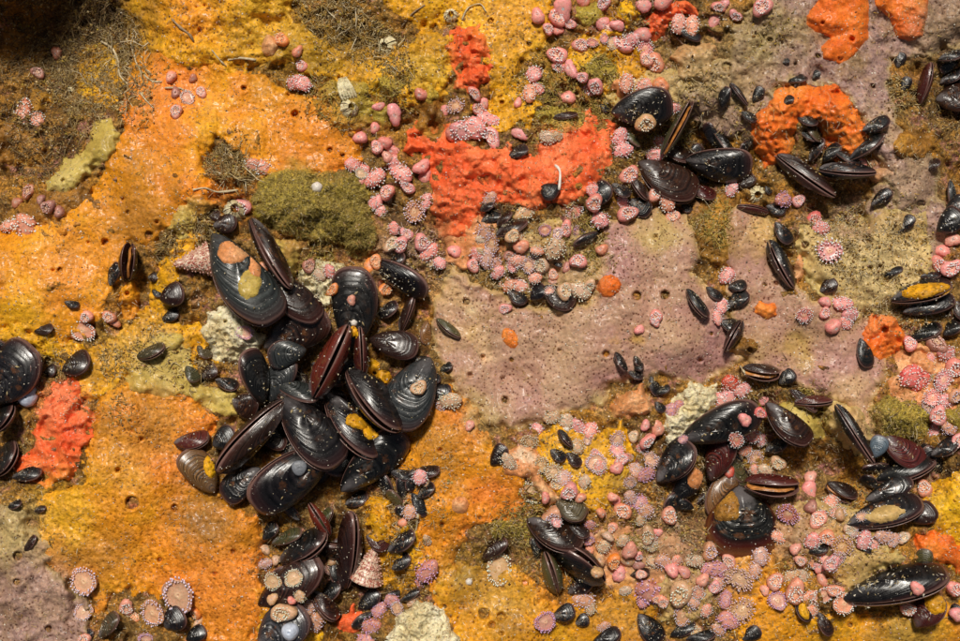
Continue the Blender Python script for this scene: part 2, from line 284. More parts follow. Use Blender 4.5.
TINTS = [(660,232,26,(.52,.37,.12)),(632,335,14,(.60,.34,.08)),(800,350,18,(.48,.30,.08)),(472,335,20,(.60,.38,.16)),(480,415,22,(.46,.31,.12)),(745,372,18,(.50,.31,.14)),(600,405,14,(.46,.33,.13)),(850,395,22,(.60,.38,.20)),(868,425,16,(.60,.36,.18)),(450,292,20,(.60,.38,.18)),(466,303,9,(.72,.52,.28)),(484,357,10,(.80,.52,.30)),(525,455,9,(.78,.60,.42)),
 (760,232,18,(.62,.38,.12)),(215,190,30,(.80,.23,.015)),(310,130,42,(.74,.24,.012)),(70,265,45,(.80,.30,.03)),(20,315,36,(.74,.38,.012)),(140,215,28,(.42,.17,.02)),(175,545,40,(.80,.25,.012)),(60,515,40,(.76,.40,.015)),(205,525,36,(.30,.13,.02)),(150,430,45,(.52,.22,.03)),(120,470,30,(.66,.30,.03)),(230,590,40,(.80,.26,.03)),(100,560,30,(.48,.20,.02)),
 (495,495,22,(.82,.22,.03)),(470,570,32,(.30,.19,.03)),(440,440,26,(.52,.22,.02)),(270,30,50,(.70,.38,.03)),(190,15,36,(.82,.30,.02)),(345,40,40,(.30,.17,.02)),(300,55,30,(.42,.25,.02)),(165,130,26,(.80,.26,.02)),(505,20,30,(.78,.36,.03)),(420,70,30,(.60,.36,.03)),(540,60,24,(.70,.38,.03)),(800,560,40,(.78,.36,.03)),(770,620,40,(.80,.32,.012)),(905,632,34,(.46,.28,.05)),(560,585,30,(.70,.26,.02)),(620,610,30,(.66,.30,.03)),
 (500,600,30,(.56,.30,.04)),(760,38,40,(.34,.25,.10)),(945,25,34,(.30,.20,.12)),(740,90,26,(.40,.26,.12)),(10,530,34,(.46,.34,.13)),(50,600,36,(.38,.23,.17)),(590,455,24,(.70,.38,.02)),(620,480,20,(.40,.22,.03)),(150,350,24,(.56,.40,.12)),(840,250,40,(.56,.42,.18)),(880,275,40,(.60,.46,.22)),(845,220,24,(.40,.24,.16)),(905,190,30,(.42,.28,.18)),(650,540,40,(.46,.28,.16)),(700,560,40,(.42,.24,.14)),(800,530,40,(.40,.23,.13)),
 (300,190,30,(.40,.30,.05)),(350,200,24,(.28,.20,.03)),(298,232,22,(.42,.19,.05)),(345,230,20,(.20,.14,.02)),(430,120,20,(.45,.20,.04)),(440,230,24,(.46,.16,.05)),(560,150,26,(.90,.22,.08)),(60,400,24,(.92,.24,.10)),(480,185,30,(.86,.14,.04)),(720,235,20,(.34,.19,.03)),(718,215,16,(.50,.24,.03)),(560,275,40,(.44,.28,.15)),(400,260,40,(.44,.28,.16)),(120,345,26,(.60,.34,.05)),(700,70,40,(.40,.29,.13)),(30,100,40,(.26,.13,.03)),(25,60,30,(.34,.17,.03)),(80,20,55,(.14,.08,.02)),(120,30,30,(.16,.10,.03))]  # closing dark browns paint extra shade into the top left hollow
def tint(u, v):
    c = np.zeros(u.shape+(3,)); a = np.zeros(u.shape); wu = u+fb(u, v, 26, 3, 501)*13; wv = v+fb(u, v, 26, 3, 511)*13
    for (x, y, r, k) in TINTS:
        if x < u.min()-3*r or x > u.max()+3*r or y < v.min()-3*r or y > v.max()+3*r: continue
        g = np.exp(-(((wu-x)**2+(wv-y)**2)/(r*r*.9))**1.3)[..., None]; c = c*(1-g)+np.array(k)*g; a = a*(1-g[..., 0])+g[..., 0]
    return c/np.maximum(a, 1e-3)[..., None], a
def relief(style, u, v, sd_):
    if style == 'sheet': return fb(u, v, 46, 2, sd_)*2.6 + fb(u, v, 10, 3, sd_+3)*.8 + fb(u, v, 3.4, 2, sd_+7)*.75
    if style == 'rough': return fb(u, v, 30, 2, sd_)*3 + fb(u, v, 9, 3, sd_+3)*1.6 + fb(u, v, 3.6, 2, sd_+7)*.7
    if style == 'lumpy': return (1-np.abs(fb(u, v, 23, 2, sd_))*2.4)*4.5 + (1-np.abs(fb(u, v, 9, 2, sd_+5))*2)*1.5 + fb(u, v, 3.6, 2, sd_+7)*1.8 - 3
    if style == 'grain': return fb(u, v, 12, 2, sd_)*1.3 + fb(u, v, 4, 2, sd_+3)*1.0
    if style == 'bumpy': return (1-np.abs(fb(u, v, 13, 2, sd_))*2)*3 + fb(u, v, 4.5, 2, sd_+3)*2.0 - 1
    if style == 'fuzzy': return (1-np.abs(fb(u, v, 34, 2, sd_))*1.8)*6 + fb(u, v, 5, 2, sd_+3)*2.0 + fb(u, v, 3, 1, sd_+5)*1.4 - 3
    if style == 'cream': return -np.abs(fb(u, v, 9, 2, sd_))*7 + fb(u, v, 4, 2, sd_+3)*1.6 + 2
    return 0*u
SP = []; KP = np.ones(H.shape)
KEEP = {'redo': .06, 'red': .12, 'purple': .18, 'purple2': .35, 'orange': .25, 'orange2': .3, 'golden': .4, 'amber': .4, 'salmon': .2, 'tan': .6, 'yellow': .3, 'cream': .15}
def blur(G, r):
    for ax in (0, 1):
        for _ in range(2):
            c = np.cumsum(np.concatenate([np.repeat(np.take(G, [0], ax), r+1, ax), G, np.repeat(np.take(G, [-1], ax), r, ax)], ax), ax)
            n = G.shape[ax]; G = (np.take(c, range(2*r+1, 2*r+1+n), ax)-np.take(c, range(0, n), ax))/(2*r+1)
    return G
def sponge(name, mat, style, T, Rr, poly, label, cat='sponge', warp=4., fam=None):
    global H
    sd_ = 31+len(SP)*13; P = np.array(poly, float); x0, y0 = P.min(0)-9; x1, y1 = P.max(0)+9
    st = 1.5 if (x1-x0)*(y1-y0) > 9000 else 1.1
    inner = (max(x0, -70), min(x1, 1030), max(y0, -70), min(y1, 711))
    au = np.arange(inner[0], inner[1], st); av = np.arange(inner[2], inner[3], st); u, v = np.meshgrid(au, av)
    wp = min(warp, .22*min(x1-x0, y1-y0))
    def dist(u, v): return np.minimum(np.minimum(np.minimum(u+58, 1018-u), np.minimum(v+58, 699-v))+fb(u, v, 30, 3, 901)*16, dist0(u, v))
    def dist0(u, v): return sdf(poly, u+fb(u, v, 22, 2, sd_+50)*wp*1.3, v+fb(u, v, 22, 2, sd_+60)*wp*1.3) + fb(u, v, 5, 2, sd_+70)*min(1.6, wp*.5) + (fb(u, v, 11, 3, sd_+80)*3.5 if mat in ('red', 'golden', 'orange2', 'amber', 'tan', 'purple2') else 0)
    d = dist(u, v)
    def thick(u, v, d):
        pr = 1-np.exp(-np.maximum(d, 0)/Rr)
        return T*pr + relief(style, u, v, sd_)*np.clip(d/5, 0, 1) + np.where(d < 0, d*1.2-.3, .5*np.minimum(d, 1)-.3)
    HB = blur(H, 5 if style == 'sheet' else 2); km = .88 if style == 'sheet' else .75
    base = samp(H, u, v); sm = samp(HB, u, v)
    k = np.clip(d/9, 0, 1)*km; z = base*(1-k)+sm*k + thick(u, v, d) + holes(u, v)*np.clip(d/4, 0, 1)
    keep = d > -2.2; idx = -np.ones(u.shape, int)
    q = keep[:-1, :-1] & keep[1:, :-1] & keep[:-1, 1:] & keep[1:, 1:]
    use = np.zeros(u.shape, bool); use[:-1, :-1] |= q; use[1:, :-1] |= q; use[:-1, 1:] |= q; use[1:, 1:] |= q
    idx[use] = np.arange(use.sum()); jj, ii = np.nonzero(q)
    F = np.stack([idx[jj, ii], idx[jj+1, ii], idx[jj+1, ii+1], idx[jj, ii+1]], 1)
    Wv = W(u, v, z)[use]; org = np.array([Wv[:, 0].mean(), Wv[:, 1].mean(), Wv[:, 2].min()])
    rim = np.clip(1-d/7, 0, 1)[use]**1.5
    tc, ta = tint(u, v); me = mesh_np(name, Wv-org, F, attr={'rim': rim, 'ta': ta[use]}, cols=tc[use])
    o = put(name, me, M[mat], label=label, category=cat); o.location = org
    if fam: o['group'] = fam
    b = (U > x0) & (U < x1) & (V > y0) & (V < y1); dd = np.full(H.shape, -99.); dd[b] = dist(U[b], V[b])
    on = dd > 0; uu = U[on]; vv = V[on]; sm = HB[on]; KP[on] = KEEP.get(mat, 1)
    k = np.clip(dd[on]/9, 0, 1)*km; H[on] = H[on]*(1-k)+sm*k+thick(uu, vv, dd[on])
    SP.append((name, o, poly)); return o
def blob(u, v, a, b, rot=0, n=9):
    t0 = u+v; return [(u+a*math.cos(t)*math.cos(R(rot))-b*math.sin(t)*math.sin(R(rot)), v+a*math.cos(t)*math.sin(R(rot))+b*math.sin(t)*math.cos(R(rot))) for t in [2*math.pi*i/n for i in range(n)]]
# thin sheets first, then what grows over them
for (mt, a_, b_, ra, rb, lb) in [('golden',170,345,52,26,'golden crust left of the white crumbly crust'),('brown',62,200,44,30,'rust brown crust below the dark top left hollow'),('golden',100,70,26,34,'mustard crust in turf at the right rim of the dark hollow'),('golden',508,105,30,24,'golden brown crust above the central red sponge'),
 ('tan',655,92,48,28,'tan crust between the upper pink anemones and the large black mussel'),('purple2',735,105,50,36,'mauve tan crust left of the orange arched sponge'),('tan',560,258,58,36,'tan crust under the dense anemones below the central red sponge'),('salmon',640,565,54,44,'peach crust under the beaded anemones left of the giant rimmed mussel'),
 ('tan',835,530,56,30,'tan crust under the anemones left of the tan fan'),('golden',400,560,34,30,'golden crust around the lower black mussels on their right'),('salmon',470,240,34,26,'pinkish crust lower left of the central red sponge'),('golden',610,60,40,34,'mustard crust between upper pink anemones'),('purple2',905,225,50,46,'mauve tan crust near the right edge under scattered mussels'),('salmon',925,385,36,40,'pink orange crust under the anemones at the right edge'),('golden',285,620,44,40,'golden crust around the mussels at the bottom edge')]:
    sponge('encrusting_sponge', mt, 'rough', 4, 8, blob(a_, b_, ra, rb, 0, 11), lb, warp=9)
sponge('encrusting_sponge','purple2','rough',5,8,[(735,30),(800,-80),(1040,-80),(1040,40),(960,48),(925,55),(890,62),(890,100),(905,140),(935,160),(940,200),(900,215),(880,160),(850,100),(830,85),(790,80),(770,95),(745,108),(700,95),(690,75),(725,55)],'mauve grey speckled sponge sheet spreading across the top right corner')
sponge('encrusting_sponge','purple','sheet',7,8,[(432,300),(452,268),(490,290),(530,305),(560,310),(590,300),(602,270),(600,240),(607,220),(640,222),(655,205),(680,215),(695,232),(700,258),(690,272),(715,290),(735,330),(745,360),(700,385),(660,375),(610,385),(605,405),(560,415),(520,430),(488,425),(470,405),(452,385),(434,345)],'large lavender tan sponge sheet with tiny dark pores in the middle of the reef')
sponge('encrusting_sponge','purple','sheet',6,8,[(722,215),(735,205),(762,212),(775,235),(775,262),(800,290),(820,300),(850,300),(880,330),(888,372),(872,400),(874,448),(850,415),(830,395),(790,385),(750,372),(740,345),(724,290),(720,250)],'tan and mauve sponge sheet right of centre, narrowing down to a pointed tan lobe')
sponge('encrusting_sponge','tan','rough',5,8,[(800,225),(850,225),(880,205),(925,215),(930,260),(915,300),(880,310),(850,320),(815,290),(795,250)],'rough tan fuzzy crust left of the black mussel with a yellow patch')
sponge('encrusting_sponge','orange','sheet',5,12,[(130,40),(180,60),(250,70),(300,95),(350,100),(362,135),(362,165),(330,175),(270,178),(240,150),(215,138),(200,165),(215,190),(195,212),(165,230),(145,245),(128,243),(115,290),(95,328),(60,345),(20,330),(-80,330),(-80,215),(20,228),(60,225),(95,185),(120,140)],'broad smooth orange sponge sheet filling the upper left of the reef')
sponge('encrusting_sponge','golden','rough',6,12,[(122,-80),(300,-80),(292,20),(330,40),(380,52),(430,30),(452,40),(452,75),(440,112),(410,105),(350,92),(290,62),(240,72),(180,62),(124,45)],'rough golden yellow sponge along the top edge above the smooth orange sheet')
sponge('encrusting_sponge','golden','sheet',5,10,[(385,-80),(566,-80),(552,28),(548,45),(530,55),(500,98),(486,75),(478,40),(455,22),(420,30),(385,5)],'golden sponge sheet with fine dark pores right of the upper red patch')
sponge('encrusting_sponge','golden','sheet',5,9,[(-80,322),(20,325),(60,340),(100,345),(130,325),(150,300),(160,262),(190,232),(205,240),(180,275),(168,305),(185,330),(200,345),(190,370),(150,368),(120,380),(100,402),(85,400),(72,380),(40,352),(0,342),(-80,345)],'golden sponge band joining the upper and lower orange sheets at the left')
sponge('encrusting_sponge','orange2','sheet',6,12,[(95,398),(130,385),(190,393),(225,420),(205,440),(190,480),(230,500),(262,520),(262,560),(258,641),(252,720),(205,720),(200,620),(170,598),(120,590),(95,620),(88,590),(50,570),(35,535),(40,500),(80,482)],'broad porous orange sponge sheet below and left of the big mussel clump')
sponge('encrusting_sponge','orange2','sheet',6,9,[(425,398),(450,385),(470,400),(488,440),(515,465),(528,500),(515,520),(470,525),(455,560),(470,600),(440,625),(425,560),(412,510),(402,470),(407,430)],'orange sponge lobe with rounded right end, right of the big mussel clump')
sponge('encrusting_sponge','amber','sheet',5,8,[(430,590),(455,560),(480,570),(520,562),(545,600),(590,603),(630,588),(665,600),(650,641),(640,720),(430,720),(452,625)],'amber porous sponge sheet along the bottom centre edge')
sponge('encrusting_sponge','golden','sheet',5,7,[(535,440),(560,425),(600,430),(630,425),(635,460),(618,500),(600,515),(565,500),(540,470)],'golden sponge patch between clusters of beaded anemones below the lavender sheet')
sponge('encrusting_sponge','amber','sheet',5,10,[(720,560),(745,530),(790,522),(795,545),(775,560),(785,590),(800,622),(850,608),(880,622),(960,600),(1040,640),(1040,720),(730,720),(735,640),(720,600)],'smooth orange amber sponge covering the bottom right corner')
sponge('encrusting_sponge','golden','sheet',5,10,[(925,485),(1040,440),(1040,600),(960,580),(935,530)],'yellow gold sponge at the right edge low down')
sponge('encrusting_sponge','purple2','rough',6,8,[(-80,500),(15,505),(38,530),(55,572),(85,598),(92,641),(92,720),(-80,720)],'tan and mauve lumpy crust in the bottom left corner')
sponge('encrusting_sponge','yellow','sheet',5,7,[(128,360),(160,330),(185,345),(205,385),(240,400),(238,415),(190,400),(150,395),(128,385)],'pale yellow film of sponge left of the white crust')
sponge('encrusting_sponge','brown','rough',6,7,[(700,200),(722,190),(733,205),(722,235),(728,265),(705,258),(697,232)],'golden brown fuzzy crust between the two lavender sheets')
sponge('encrusting_sponge','yellow','sheet',12,8,[(45,180),(60,165),(85,150),(95,120),(110,118),(122,135),(108,158),(85,180),(60,195),(46,192)],'pale yellow finger of sponge pointing up at upper left')
sponge('encrusting_sponge','brown','rough',16,16,[(-20,45),(20,30),(48,42),(50,75),(20,92),(-20,85)],'brown orange sponge mound deep in the dark top left hollow')
sponge('encrusting_sponge','brown','rough',10,12,[(0,120),(30,128),(50,150),(40,170),(10,165),(-20,150)],'brown yellow sponge lump at the left edge under the dark hollow')
sponge('encrusting_sponge','golden','rough',7,10,[(30,85),(50,88),(52,105),(40,112),(28,102)],'small mustard sponge lump in the shade of the top left hollow')
sponge('ragged_sponge','red','lumpy',7,8,[(404,130),(420,122),(435,130),(447,122),(455,140),(480,148),(510,145),(535,155),(545,130),(560,118),(590,110),(612,125),(612,165),(598,182),(582,197),(560,207),(530,208),(500,200),(478,215),(462,240),(440,236),(432,200),(428,170),(408,150)],'large ragged red orange sponge with deep folds at upper centre')
sponge('ragged_sponge','red','lumpy',7,8,[(15,466),(35,445),(38,410),(52,385),(75,380),(82,400),(92,420),(90,440),(80,455),(75,480),(50,486),(25,482)],'ragged red sponge patch near the left edge beside black mussels')
sponge('ragged_sponge','red','lumpy',8,7,[(442,45),(455,26),(480,26),(490,45),(490,82),(475,92),(455,86),(452,60)],'coral red sponge lobe set in golden sponge near the top edge')
sponge('ragged_sponge','red','lumpy',7,6,[(655,5),(690,2),(695,14),(670,22),(652,40),(640,45),(650,20)],'small red sponge strip among pink anemones at the top edge')
sponge('smooth_sponge','redo','grain',8,4,[(808,15),(818,0),(830,-40),(862,-30),(870,12),(868,38),(852,57),(840,64),(822,58),(821,46),(830,38),(812,30),(806,24)],'bright orange sponge patch with a white pore, left of two at the top right', warp=1.5)
sponge('smooth_sponge','redo','grain',8,4,[(872,-40),(932,-40),(928,20),(922,38),(908,42),(895,35),(890,20),(876,6)],'bright orange sponge tongue at the top edge, right of two at the top right', warp=1.5)
sponge('arched_sponge','redo','bumpy',12,10,[(755,152),(753,122),(768,100),(785,87),(805,82),(834,86),(853,100),(865,122),(870,144),(858,160),(842,162),(830,154),(823,140),(815,126),(805,121),(796,125),(792,140),(789,156),(765,165)],'granular orange sponge arching around small black mussels', warp=4)
sponge('mossy_dome','olive','fuzzy',34,22,[(250,200),(262,180),(290,169),(320,173),(350,170),(368,185),(372,215),(378,238),(360,252),(340,243),(300,240),(265,225)],'big olive green mossy dome below the smooth orange sheet','moss animal')
sponge('mossy_dome','olive','fuzzy',18,10,[(868,412),(885,395),(915,400),(930,417),(928,435),(905,445),(880,440)],'rounded olive mossy cushion at the right beside the tan lobe','moss animal')
sponge('mossy_dome','brown','fuzzy',12,6,blob(360,240,16,20,20),'rusty orange mossy tuft on the lower right flank of the olive dome','moss animal',warp=3)
sponge('sponge_lump','olive','fuzzy',8,7,blob(560,118,28,14,10),'olive brown fuzzy lump above the central red sponge','sponge')
sponge('sponge_lump','olive','rough',8,7,blob(600,72,20,16,10),'olive green crust lump among the upper pink anemones','sponge')
sponge('sponge_lump','golden','sheet',10,5,blob(628,14,13,11),'mustard yellow sponge lump among pink anemones at the top edge','sponge')
sponge('sponge_lump','olive','sheet',10,5,blob(590,14,13,11),'olive sponge lump between pink anemones at the top edge','sponge')
sponge('sponge_lump','salmon','grain',12,7,[(672,55),(690,42),(715,45),(718,60),(705,80),(685,82)],'salmon orange sponge cushion right of the upper pink anemones','sponge')
sponge('sponge_lump','redo','grain',7,4,blob(609,286,13,12),'round bright orange sponge disc on the lavender sheet edge','sponge',warp=1)
sponge('sponge_lump','redo','grain',2.5,2,blob(510,338,8,11,-20,12),'small flat orange red oval sponge on the lavender sheet','sponge',warp=1)
sponge('sponge_lump','salmon','rough',13,6,[(612,405),(618,396),(630,387),(645,385),(652,397),(648,412),(630,420),(614,418)],'brown orange sponge lump below the lavender sheet','sponge')
sponge('sponge_lump','redo','lumpy',12,7,[(862,330),(870,316),(895,318),(907,335),(900,352),(880,360),(866,350)],'knobbly orange sponge lump at right above the olive cushion','sponge')
sponge('sponge_lump','redo','rough',11,5,blob(765,309,11,10),'orange sponge knob on the right hand mauve sheet','sponge')
sponge('sponge_lump','brown','rough',8,5,blob(742,345,17,9,-20),'rust brown sponge lump beside a narrow black mussel','sponge')
sponge('sponge_lump','brown','rough',13,8,blob(915,145,25,13,-10),'amber sponge mound in the shadow at the right edge','sponge')
sponge('sponge_lump','salmon','sheet',8,5,blob(883,175,13,7,-25),'small orange pink sponge strip right of the arched sponge','sponge')
sponge('sponge_lump','olive','rough',9,7,blob(345,104,30,28),'olive and rust round crust below the white folded barnacle','sponge')
sponge('sponge_lump','olive','rough',9,6,blob(431,102,12,18),'brown olive lump left of the central red sponge','sponge')
sponge('sponge_lump','olive','rough',8,5,blob(390,88,14,12,20),'crumpled olive crust beside a small dark hollow at upper centre','sponge')
sponge('sponge_lump','yellow','sheet',13,6,[(272,240),(295,238),(303,248),(297,262),(295,278),(286,279),(282,262)],'pale yellow sponge lobe right of the long brown mussel','sponge',warp=1.5)
sponge('sponge_lump','cream','cream',14,8,[(200,330),(210,312),(240,308),(250,328),(268,338),(255,352),(240,362),(213,360)],'white crumbly crust above the big mussel clump','crust')
sponge('sponge_lump','cream','cream',12,6,[(383,650),(398,615),(420,600),(442,612),(458,641),(450,665),(395,665)],'cream pitted bone like crust at the bottom edge','crust')
sponge('sponge_lump','cream','cream',6,7,[(660,425),(672,400),(690,382),(715,385),(712,410),(690,440),(670,452)],'cream honeycomb crust left of the large right hand mussels','crust')
sponge('sponge_lump','cream','cream',6,5,[(300,270),(320,262),(345,262),(352,275),(335,300),(315,310),(305,290)],'whitish knobbly crust between the olive dome and the tall oval mussel','crust')
sponge('sponge_lump','yellow','sheet',25,8,[(775,405),(800,398),(822,420),(824,438),(800,446),(785,432)],'pale yellow sponge lobe wrapped around a brown mussel at right','sponge',warp=1.5)
sponge('sponge_lump','tan','sheet',25,8,[(823,405),(835,402),(862,410),(872,435),(871,450),(855,455),(838,440),(826,430)],'smooth tan pointed sponge lobe pierced by a slender mussel','sponge',warp=1.5)
sponge('sponge_lump','tan','sheet',10,6,[(830,548),(855,545),(885,545),(905,560),(880,572),(860,590),(850,600),(838,585),(826,572)],'thin tan fan of sponge above the big bottom right mussel','sponge',warp=2)
sponge('sponge_lump','redo','sheet',8,7,[(915,535),(935,530),(960,545),(985,570),(960,575),(935,560),(918,550)],'orange red sponge patch at the lower right edge','sponge')
sponge('sponge_lump','amber','sheet',9,6,[(362,500),(385,495),(398,530),(392,540),(372,530)],'orange yellow sponge patch beneath the big mussel clump','sponge')
sponge('sponge_lump','red','sheet',7,6,blob(350,622,16,11),'red orange crust at the foot of the lower mussel group','sponge')
sponge('sponge_lump','tan','rough',7,6,[(645,600),(665,575),(690,560),(705,575),(710,600),(700,620),(670,620)],'tan crust under the beaded anemones at lower centre','sponge')
sponge('sponge_lump','salmon','sheet',7,5,[(500,455),(520,445),(540,455),(540,475),(560,500),(550,506),(530,480),(505,475)],'peach coloured smooth sponge with a white pore, right of the orange lobe','sponge',warp=2)
sponge('sponge_lump','olive','rough',7,6,blob(510,530,20,12),'olive turf patch under the lower centre mussels','sponge')
sponge('sponge_lump','olive','rough',6,6,blob(635,545,16,10),'olive crust patch between small pink anemones at lower centre','sponge')
sponge('sponge_lump','yellow','rough',8,5,[(180,205),(205,190),(215,205),(195,225),(178,240),(168,232)],'lemon yellow crust streak right of the smooth orange sheet','sponge')
sponge('sponge_lump','yellow','sheet',9,5,blob(172,344,12,10),'lemon yellow sponge knob left of the white crust','sponge')
sponge('sponge_lump','orange','sheet',9,4,blob(130,300,10,22),'thin orange sponge tongue below a small brown open mussel','sponge',warp=2)
sponge('sponge_lump','olive','rough',10,6,blob(952,420,16,14),'olive crust lump among pink anemones at the right edge','sponge')
sponge('sponge_lump','salmon','rough',10,5,blob(925,365,16,10,30),'brown orange lump beside a frilly pink anemone at right','sponge')

base_h = H0 + holes(U, V)*.4
# rock is one sheet out to the horizon
nv, nu = U.shape; ii = np.arange(nu*nv).reshape(nv, nu)
RF = np.stack([ii[:-1, :-1].ravel(), ii[1:, :-1].ravel(), ii[1:, 1:].ravel(), ii[:-1, 1:].ravel()], 1)
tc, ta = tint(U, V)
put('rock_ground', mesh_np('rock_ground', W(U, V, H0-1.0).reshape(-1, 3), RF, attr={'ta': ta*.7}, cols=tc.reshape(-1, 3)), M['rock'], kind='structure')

# ------------------------------------------------------------------ labels: landmarks
LM = [('the olive mossy dome',310,208),('the central red sponge',520,172),('the left red sponge',58,432),('the orange arched sponge',810,115),('the upper red lobe',470,58),('the lavender sheet',560,355),
 ('the white crumbly crust',225,338),('the cream honeycomb crust',688,412),('the pitted cream crust',420,628),('the olive cushion',900,420),('the pale yellow finger',82,158),('the round orange disc',609,286),
 ('the left bright orange patch',842,20),('the right bright orange patch',908,10),('the knobbly orange lump',884,338),('the lower beaded top shell',371,562),('the upper beaded top shell',192,262),
 ('the peach sponge',525,462),('the flat orange oval',510,338),('the tan fan',865,568),('the giant rimmed mussel',740,528),('the golden patch',595,455),('the dark top left hollow',60,40),('the bottom left crust',30,590),
 ('the salmon cushion',696,60),('the tall oval mussel',354,305),('the folded barnacle',345,90),('the red gaping mussel',331,362),('the brown orange lump',632,402),('the tan pointed lobe',850,432)]
REG = []
def where(u, v):
    nm, a, b = min(LM, key=lambda t: math.hypot(u-t[1], v-t[2])); dx, dy = u-a, v-b; d = math.hypot(dx, dy)
    if d < 14: return 'on '+nm
    t = math.degrees(math.atan2(-dy, dx)) % 360
    return ['right of','upper right of','above','upper left of','left of','lower left of','below','lower right of'][int((t+22.5)//45) % 8]+' '+nm
def register(o, look, u, v, group): REG.append([o, look+' '+where(u, v), u, v]); o['group'] = group
ORD = ['','second','third','fourth','fifth','sixth','seventh','eighth','ninth','tenth']
NUMW = ['','one','two','three','four','five','six','seven','eight','nine','ten']
def finish_labels():
    by = {}
    for r in REG: r[1] = r[1].replace('the left bright orange patch', 'the bright orange patch').replace('the right bright orange patch', 'the orange tongue').replace('blackish brown', 'brown').replace('slightly open', 'ajar')
    for r in REG: by.setdefault(r[1], []).append(r)
    for lab, rr in by.items():
        if len(rr) == 1: rr[0][0]['label'] = lab; continue
        us = [r[2] for r in rr]; vs = [r[3] for r in rr]; hor = max(us)-min(us) >= max(vs)-min(vs)
        rr.sort(key=lambda r: r[2] if hor else r[3]); n = len(rr)
        for i, r in enumerate(rr):
            if i == 0: s = 'leftmost' if hor else 'topmost'
            elif i == n-1: s = 'rightmost' if hor else 'lowest'
            else: s = ORD[min(i, 9)]+(' from left' if hor else ' from top')
            lb = f'{lab}, {s} of {NUMW[min(n, 10)]}'
            if len(lb.replace(',', '').split()) > 16: lb = f'{lab}, {s}'
            if len(lb.replace(',', '').split()) > 16: lb = lb.replace('mid sized ', '').replace(' on edge', '')
            r[0]['label'] = lb

# ------------------------------------------------------------------ mussels
def valve_mesh(name, sgn, fat=.19, top=.31, bot=.21, arch=.0, seed=0, gape=0.):
    nt_, ns = 44, 18
    th = np.linspace(0, 2*np.pi, nt_, endpoint=False)
    def half(x, up):
        x = np.clip(x, 0, 1); e = 1-(1-x)**1.0
        y = np.power(x, .72)*np.power(1-x, .38)*1.98
        return (top if up else bot)*y - 0*x
    x = .5-.5*np.cos(th); up = th < np.pi
    y = np.where(up, half(x, True), -half(x, False)) + arch*np.sin(x*np.pi)*-.05
    out = np.stack([x, y], 1)
    rr = np.linspace(1, .0, ns)**.8
    c0 = np.array([.36, .02]); V_ = []; G = []; A = []
    def gval(p):
        lo, hi = .02, 1.0
        lo = np.full(len(p), .02); hi = np.full(len(p), 1.2)
        for _ in range(18):
            m = (lo+hi)/2; q = p/m[:, None]; q[:, 1] += .05*arch*np.sin(np.clip(q[:, 0], 0, 1)*np.pi); u_ = q[:, 1] >= 0
            inside = (q[:, 0] < 1) & (np.abs(q[:, 1]) <= np.where(u_, half(q[:, 0], True), half(q[:, 0], False)))
            hi = np.where(inside, m, hi); lo = np.where(inside, lo, m)
        return np.minimum(hi, 1)
    faces = []
    for k, r in enumerate(rr):
        p = c0+(out-c0)*r
        rad = max(1-r**2.3, 0)**.62
        z = fat*rad*np.ones(nt_); g = gval(p)
        z = z + .0018*np.sin(g*46+seed)*(r < .97) + (.006*np.sin(2*th+seed)+.003*np.sin(5*th+2*seed))*rad
        if k == 0: z = z+.004
        V_.append(np.column_stack([p, z])); G.append(g); A.append(th)
    # inner face
    for r, zf in ((.985, -.006), (.93, .05), (.8, .10), (.5, .15), (0, .17)):
        p = c0+(out-c0)*r; z = np.full(nt_, max(zf, -.004)*fat/.19); V_.append(np.column_stack([p, z])); G.append(np.full(nt_, -.2 if r < .97 else .985)); A.append(th)
    Vv = np.concatenate(V_); G = np.concatenate(G); A = np.concatenate(A); rows = len(V_)
    def q(a, b, j): return (a*nt_+j, a*nt_+(j+1) % nt_, b*nt_+(j+1) % nt_, b*nt_+j)
    for k in range(ns-1):
        for j in range(nt_): faces.append(q(k, k+1, j)[::-1])
    for j in range(nt_): faces.append(q(0, ns, j))
    for k in range(ns, rows-1):
        for j in range(nt_): faces.append(q(k, k+1, j))
    faces = np.array(faces)
    # open the valve about the dorsal hinge line
    if gape:
        ca, sa = math.cos(gape), math.sin(gape); y0 = top*.75
        yy = Vv[:, 1]-y0; zz = Vv[:, 2].copy(); Vv[:, 1] = y0+yy*ca+zz*sa; Vv[:, 2] = -yy*sa+zz*ca
    if sgn < 0: Vv[:, 2] *= -1; faces = faces[:, ::-1]
    me = mesh_np(name, Vv, faces, attr={'g': G, 'ang': A})
    me.materials.append(M['mussel']); me.materials.append(M['inner'])
    mi = np.zeros(len(faces), np.int32); mi[(ns)*nt_:] = 1; me.polygons.foreach_set('material_index', mi)
    return me, Vv[:ns*nt_]
